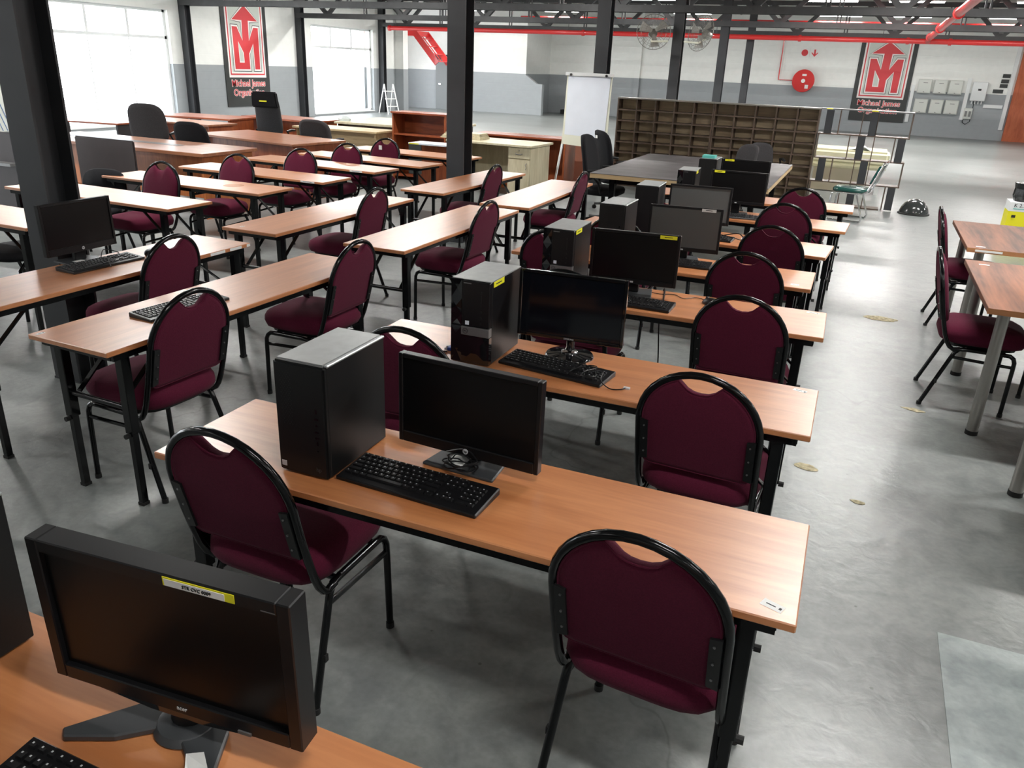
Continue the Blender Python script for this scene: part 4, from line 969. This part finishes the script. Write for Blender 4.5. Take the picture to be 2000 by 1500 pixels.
# pigeonhole shelves: two units of five columns
def pigeon(x0, x1, label):
    t = thing('pigeonhole_shelf', label, 'shelf', (x0, 13.22, 0), 0, 'pigeonhole shelves'); W = x1 - x0; Hh = 1.375; D = .25; th = .022
    obj('side_panel', MB().box(0, th, 0, D, 0, Hh), 'cubby', t); obj('side_panel', MB().box(W - th, W, 0, D, 0, Hh), 'cubby', t)
    obj('top_panel', MB().box(-.002, W + .002, -.004, D, Hh, Hh + .02), mat('shelf_top', (.20, .185, .16), .4) if 'shelf_top' not in bpy.data.materials else bpy.data.materials['shelf_top'], t)
    obj('back_panel', MB().box(th, W - th, D - .008, D, .03, Hh), 'cubbyback', t)
    cw = (W - th) / 5; nr = 8; rh = (Hh - .04) / nr
    dm = mesh_of('divider', MB().box(-th / 2, th / 2, .002, D - .008, .04, Hh))
    for k in range(1, 5): obj('divider', dm, 'cubby', t, loc=(th / 2 + k * cw, 0, 0))
    sm = mesh_of('shelf_board', MB().box(0, cw - th, .004, D - .008, -th / 2, th / 2))
    for k in range(5):
        for j in range(nr): obj('shelf_board', sm, 'cubby', t, loc=(th + k * cw, 0, .04 + j * rh))
    obj('plinth', MB().box(th, W - th, .02, .04, 0, .031), 'cubby', t)
pigeon(-3.82, -2.262, 'left one of the two wide brown pigeonhole shelf units'); pigeon(-2.258, -.70, 'right one of the two wide brown pigeonhole shelf units')
# open ladder shelf: 4 tiers of staggered bays with dark panels
t = thing('open_display_shelf', 'open see-through shelf with staggered dark panels beside the pigeonhole shelves', 'shelf', (0, 13.2, 0))
X0, X1 = -.69, .57
for z in (0.0, .345, .69, 1.035, 1.385):
    a, b = (X0, X1) if z > 1.3 else ((X0 + .02, X1 - .22) if z < .01 else (X0, X1))
    obj('shelf_board', MB().box(a, b, 0, .26, z, z + .016), 'strip' if z > 1.3 else 'cubby', t)
for row, z in enumerate((.016, .361, .706, 1.051)):
    off = {0: .0, 1: .0, 2: .0, 3: .0}[row]
    if row in (3, 1): dark = (-.61, -.0 if row == 3 else -.02, ) ; thin = (-.42, -.11, .10, .555)
    else: dark = (-.12, .42); thin = (-.685, -.24, .10, .38)
    for dx in dark: obj('dark_panel', MB().box(dx + (.0 if row != 1 else -.0), dx + .105, .0, .02, z, z + .33), 'column', t)
    for tx in thin: obj('upright', MB().box(tx, tx + .012, 0, .25, z, z + .33), 'cubby', t)
for x in (-.62, .0): obj('yellow_label', MB().box(x, x + .09, -.002, 0, 1.388, 1.402), 'yellow', t)
# pale couch behind it with crumpled plastic
t = thing('daybed', 'pale yellow foam daybed seen through the open display shelf', 'daybed', (-.25, 15.3, 0))
obj('mattress', MB().box(-.62, .66, -.35, .55, .46, .70), 'foam', t, bevel=.05, seg=3); obj('pad', MB().box(-.60, .64, -.33, .53, .40, .46), 'foam', t, bevel=.02)
obj('base_panel', MB().box(-.5, .35, -.30, -.26, .02, .40), 'beigepanel', t); obj('base_panel', MB().box(-.5, .35, .45, .49, .02, .40), 'beigepanel', t)
for x in (-.55, .55):
    for y in (-.25, .45): obj('leg', MB().box(x - .03, x + .03, y - .03, y + .03, 0, .42), 'wpvc', t)
me = MB(); n = 9
for i in range(n):
    for j in range(n): me.v.append((.12 + i * .045 + random.uniform(-.01, .01), 15.15 + j * .05 - .1, .705 + random.uniform(0, .06) * math.sin(i / (n - 1) * PI)))
me.f = [(i * n + j, (i + 1) * n + j, (i + 1) * n + j + 1, i * n + j + 1) for i in range(n - 1) for j in range(n - 1)]
tag(obj('plastic_sheet', me, 'film', loc=(-.35, 0, .0)), 'crumpled clear plastic lying on the pale daybed', 'plastic sheet')
# green chrome chair
t = thing('green_chair', 'green vinyl chair with chrome sled frame by the open display shelf', 'chair', (-.06, 12.05, 0), R(82))   # faces +y
def rr(sx, sy, z, e=4, yc=0): return [(sx * math.cos(k * PI / 14) * (abs(math.cos(k * PI / 14)) ** e + abs(math.sin(k * PI / 14)) ** e) ** (-1 / e), yc + sy * math.sin(k * PI / 14) * (abs(math.cos(k * PI / 14)) ** e + abs(math.sin(k * PI / 14)) ** e) ** (-1 / e), z) for k in range(28)]
obj('seat', MB().rings([rr(.2, .21, .385), rr(.225, .235, .395), rr(.225, .235, .425), rr(.2, .21, .445), rr(.1, .1, .452)]), 'green', t, smooth='all')
obj('backrest', MB().rings([[(x_, -.27 - (z_ - .5) * .35 + d + .03 * (x_ / .2) ** 2, z_) for x_, z_ in [(-.2, .52), (-.1, .515), (0, .513), (.1, .515), (.2, .52), (.21, .62), (.2, .76), (.1, .765), (0, .767), (-.1, .765), (-.2, .76), (-.21, .62)]] for d in (-.02, .02)]), 'green', t, bevel=.008)
for s in (-1, 1):
    obj('side_frame', MB().tube([(s * .215, -.37, .80), (s * .225, -.30, .60), (s * .23, -.23, .42), (s * .23, -.17, .385), (s * .23, .18, .385), (s * .23, .215, .36), (s * .235, .23, .03), (s * .235, .20, .014), (s * .235, -.20, .014)], .0125, 10), 'chrome', t, smooth=True)
    obj('leg', MB().tube([(s * .23, -.10, .385), (s * .235, -.22, .06), (s * .235, -.20, .014)], .0125, 10), 'chrome', t, smooth=True)
obj('top_bar', MB().tube([(-.215, -.37, .80), (0, -.385, .805), (.215, -.37, .80)], .0125, 10), 'chrome', t, smooth=True)
# dome lid
t = thing('dome_lid', 'black swing-bin dome lid lying on the floor near the aisle', 'bin lid', (.83, 13.2, 0))
obj('dome', MB().lathe([(.20, .0), (.205, .02), (.198, .05), (.18, .10), (.145, .155), (.095, .195), (.04, .215), (.004, .22)], 36), 'lid', t, smooth=True)
obj('rim', MB().lathe([(.215, 0), (.22, .012), (.205, .024)], 36), 'rubber', t, smooth=True)
obj('flap_seam', MB().tube([(.19 * math.cos(a), -.10 * math.cos(a) * 0 - .06, .20 * math.sin(a)) for a in [PI * k / 16 for k in range(2, 15)]], .006, 6), 'plast', t, smooth=True)
# yellow carton with black bag
t = thing('yellow_carton', 'yellow and white appliance carton with a black bag on top, at the right edge', 'carton', (1.78, 10.7, 0))
obj('carton_body', MB().box(-.16, .24, -.15, .15, 0, .50), 'yelbox', t); obj('white_band', MB().box(-.161, .241, -.151, .151, .50, .60), 'wpvc', t)
text('K 2.7', .055, 'ink', t, (-.06, -.153, .565), FRONT); obj('green_line', MB().box(-.12, .2, -.153, -.151, .525, .532), 'teal', t)
obj('washer_picture', MB().tube([(.0, -.152, .14), (.02, -.152, .30), (.06, -.152, .38), (.10, -.152, .33), (.10, -.152, .14)], .010, 6), 'ink', t)
obj('washer_picture', MB().box(.03, .09, -.154, -.151, .10, .30), 'grey', t); obj('picture_spot', MB().box(-.12, -.08, -.154, -.151, .43, .46), 'ink', t)
bagm = MB().rings([[((.17 + .01 * math.sin(k * 2.3)) * sc * math.cos(k * PI / 10) + .04, (.13 + .012 * math.sin(k * 3.1)) * sc * math.sin(k * PI / 10), z) for k in range(20)] for z, sc in ((.60, .9), (.66, 1.02), (.74, .98), (.80, 1.04))])
tag(obj('black_bag', bagm, 'bag', loc=(1.78, 10.7, 0)), 'black plastic bag stuffed on top of the yellow carton', 'bag')
# flipchart
t = thing('flipchart', 'white flipchart stand with a blank pinned sheet', 'flipchart', (-3.93, 12.0, 0))
obj('board', MB().prism([(-.36, .76), (.35, .72), (.35, 1.73), (-.35, 1.73)], lambda u, v, d: (u, d + (1.7 - v) * -.05, v), 0, .02), 'cream', t)
obj('paper_sheet', MB().prism([(-.325, .86), (.31, .84), (.33, 1.70), (-.33, 1.70)], lambda u, v, d: (u, d + (1.7 - v) * -.05, v), -.008, -.002), 'whitegloss', t)
obj('clamp_bar', MB().box(-.37, .37, -.03, .02, 1.70, 1.745), 'wpvc', t, bevel=.004)
obj('cream_panel', MB().prism([(-.365, .72), (.36, .68), (.355, .84), (-.36, .86)], lambda u, v, d: (u, d + (1.7 - v) * -.05, v), -.006, .0), 'cream', t)
for x in (-.28, .27): obj('clamp_knob', MB().cyl((x, -.045, 1.715), (x, -.03, 1.715), .018, 12), 'ink', t, smooth=True)
obj('leg', MB().bar((-.36, -.02, .72), (-.42, -.16, 0), .03, .02), 'wpvc', t); obj('leg', MB().bar((.33, -.02, .72), (.38, -.16, 0), .03, .02), 'wpvc', t); obj('leg', MB().bar((0, .04, 1.4), (0, .26, 0), .03, .02), 'wpvc', t)
tag(box('leaning_panel', mat('brown_panel', (.30, .13, .085), .5), -4.62, -4.36, 13.3, 13.33, 0, .72), 'brown panel standing behind the flipchart', 'panel')
tag(box('leaning_panel', 'boxgrey', -4.35, -4.02, 13.35, 13.38, 0, .72), 'grey-white panel standing behind the flipchart', 'panel')

# ---------------------------------------------------------------- desks at the back left
def desk(name, label, x, y, rz, w_, d_, top='deskbrown', panel='cherryv', th=.03, z=.75, peds=(), legs=True, modesty=True, group='desks at the back left'):
    t = thing(name, label, 'desk', (x, y, 0), rz, group); hw, hd = w_ / 2, d_ / 2
    obj('desktop', MB().box(-hw, hw, -hd, hd, z - th, z), top, t, bevel=.004)
    if legs:
        for s in (-1, 1): obj('end_panel', MB().box(s * (hw - .06) - .014, s * (hw - .06) + .014, -hd + .05, hd - .05, 0, z - th), panel, t)
    if modesty: obj('modesty_panel', MB().box(-hw + .075, hw - .075, -hd + .16, -hd + .18, .22, z - th), panel, t)
    for px, pm in peds:
        p = obj('pedestal', MB().box(px - .2, px + .2, -hd + .19, hd - .06, 0.02, z - th), pm, t)
        for k in range(3):
            dr = obj('drawer', MB().box(px - .19, px + .19, -hd + .175, -hd + .19, .05 + k * .21, .24 + k * .21), pm, t)
            obj('handle', MB().cyl((px - .07, -hd + .165, .17 + k * .21), (px + .07, -hd + .165, .17 + k * .21), .007, 8), 'cubby', dr)
    return t
t = desk('boardroom_desk', 'long brown boardroom desk with a grey inlay strip near the window', -8.35, 7.58, 0, 3.0, .94, 'deskbrown', 'orange', .04)
obj('inlay_strip', MB().box(-1.3, .7, -.02, .10, .7501, .7520), 'grey', t)
desk('brown_desk', 'broad brown desk in the middle of the back left group', -7.72, 9.32, R(-9), 2.0, 1.0)
desk('small_desk', 'narrow brown desk with an orange pedestal left of the mesh chair', -10.4, 10.5, R(-3), 1.7, .62, peds=((.45, 'orange'),), modesty=False)
t = desk('corner_desk', 'red-brown corner desk against the left wall under the banner', -11.0, 11.65, R(8), 1.5, .85, 'cherry', 'cherryv', modesty=False)
desk('side_desk', 'red-brown side desk with an orange pedestal left of the bright desk', -9.85, 12.55, R(-6), 1.7, .8, 'cherry', 'cherryv', peds=((.55, 'orange'),))
desk('bright_desk', 'desk with a glaring bright top below the far window', -7.85, 13.35, R(2), 2.1, 1.6, 'beige', 'cubby', .04)  # beige top colour stands in for the window glare on this desk
desk('pale_front_desk', 'long desk with a pale yellow-brown front, left of the bookcase', -7.90, 11.42, R(1), 1.6, .62, 'ply', 'ply')
desk('window_desk', 'low desk outlined against the bright window at the left', -11.35, 9.5, R(10), 1.5, .7, 'cherry', 'column', .025, modesty=False)
me = MB().rings([[(.10 * sc * math.cos(k * PI / 7) * (1 + .3 * math.sin(k * 2)), .06 * sc * math.sin(k * PI / 7), z) for k in range(14)] for z, sc in ((0, 1), (.04, 1.1), (.08, .6), (.10, .2))])
tag(obj('plastic_bundle', me, 'film', loc=(-8.79, 12.73, .75)), 'crumpled clear plastic bundle on the bright desk', 'plastic bundle')
# dark screen boards
for x0, x1, y, z, n in ((-8.28, -7.38, 6.68, .88, 'dark brown board standing left of the long desk, right of the nearest column'), (-9.3, -8.33, 6.0, .94, 'dark brown board at the left edge of the picture, beyond the column')):
    t = thing('screen_board', n, 'board', ((x0 + x1) / 2, y, 0), 0, 'dark brown screen boards'); hw = (x1 - x0) / 2
    obj('panel', MB().box(-hw, hw, -.015, .015, .02, z), 'brownpanel', t, bevel=.012, seg=2)
    for s in (-1, 1): obj('foot', MB().box(s * (hw - .1) - .02, s * (hw - .1) + .02, -.14, .14, 0, .02), 'column', t)
t = [o for o in C.objects if o.name.startswith('screen_board')][-1]; obj('ledge', MB().box(-.45, .48, -.12, -.015, .60, .63), 'strip', t)
# bookcase
t = thing('bookcase', 'low open red-brown bookcase left of the second column', 'bookcase', (-6.55, 11.5, 0))
Wb = .47
for s in (-1, 1): obj('side_panel', MB().box(s * Wb - .012, s * Wb + .012, 0, .38, 0, 1.03), 'cherryv', t)
obj('top_board', MB().box(-Wb - .03, Wb + .03, -.02, .40, 1.03, 1.055), 'cherry', t); obj('back_panel', MB().box(-Wb, Wb, .36, .38, 0, 1.03), 'cherry', t)
for z in (.06, .38, .70): obj('shelf_board', MB().box(-Wb + .012, Wb - .012, .01, .36, z, z + .022), 'cherry', t)
t = thing('grey_side_table', 'small dark grey side unit with a white top before the bookcase', 'side table', (-5.75, 10.4, 0))
obj('top_board', MB().box(-.25, .35, -.16, .2, .71, .73), 'whitegloss', t); obj('side_panel', MB().box(-.25, -.05, -.15, -.13, .3, .71), 'ash', t); obj('body', MB().box(-.24, .34, .1, .18, .0, .71), 'cherryv', t); obj('yellow_label', MB().box(-.24, -.08, -.162, -.16, .712, .728), 'yellow', t)
# beige desk
t = thing('beige_desk', 'beige pedestal desk right of the second column', 'desk', (-5.0, 11.33, 0), R(-2))
obj('desktop', MB().box(-.75, .66, -.42, .38, .72, .75), 'beige', t, bevel=.003); obj('end_panel', MB().box(-.70, -.67, -.36, .34, 0, .72), 'beige', t); obj('back_panel', MB().box(-.67, .25, .30, .32, .2, .72), 'beige', t)
cb = obj('cupboard', MB().box(.27, .62, -.36, .34, .01, .72), 'beige', t)
dr = obj('drawer', MB().box(.275, .615, -.38, -.36, .56, .71), 'beige', t); obj('handle', MB().tube([(.39, -.385, .63), (.41, -.40, .62), (.48, -.40, .62), (.50, -.385, .63)], .005, 8), 'strip', dr, smooth=True); obj('lock', MB().cyl((.445, -.384, .67), (.445, -.38, .67), .008, 10), 'strip', dr)
dd = obj('door', MB().box(.275, .615, -.38, -.36, .03, .545), 'beige', t); obj('handle', MB().tube([(.575, -.385, .50), (.56, -.40, .48), (.575, -.40, .44), (.56, -.385, .41)], .005, 8), 'strip', dd, smooth=True)
t = thing('orange_drawer_unit', 'orange three-drawer pedestal seen through the knee hole of the beige desk', 'drawer unit', (-5.15, 11.95, 0))
obj('carcass', MB().box(-.24, .2, -.18, .3, 0, .66), 'orange', t)
for k in range(3):
    dr = obj('drawer', MB().box(-.225, .185, -.2, -.18, .05 + k * .2, .235 + k * .2), 'orange', t); obj('handle', MB().cyl((-.09, -.21, .16 + k * .2), (.05, -.21, .16 + k * .2), .007, 8), 'cubby', dr)
t = thing('red_counter', 'long low red-brown counter behind the beige desk', 'counter', (0, 12.6, 0))
obj('counter_top', MB().box(-6.0, -5.12, -.26, .28, .725, .75), 'cherry', t); obj('counter_top', MB().box(-5.115, -4.33, -.26, .28, .725, .75), 'cherry', t)
obj('end_panel', MB().box(-4.40, -4.37, -.24, .26, 0, .725), 'cherryv', t); obj('end_panel', MB().box(-5.95, -5.92, -.24, .26, 0, .725), 'cherryv', t); obj('back_panel', MB().box(-5.92, -4.40, .22, .24, .0, .725), 'cherryv', t)
for k in range(4):
    tag(box('loose_board', 'beige', -5.95 + .02 * k, -5.28 - .012 * k, 11.12 + .015 * k, 11.45, .752 + k * .021, .771 + k * .021), '%s beige board in the small stack on the beige desk' % ('bottom', 'second lowest', 'second highest', 'top')[k], 'board', 'beige boards stacked on the desk')
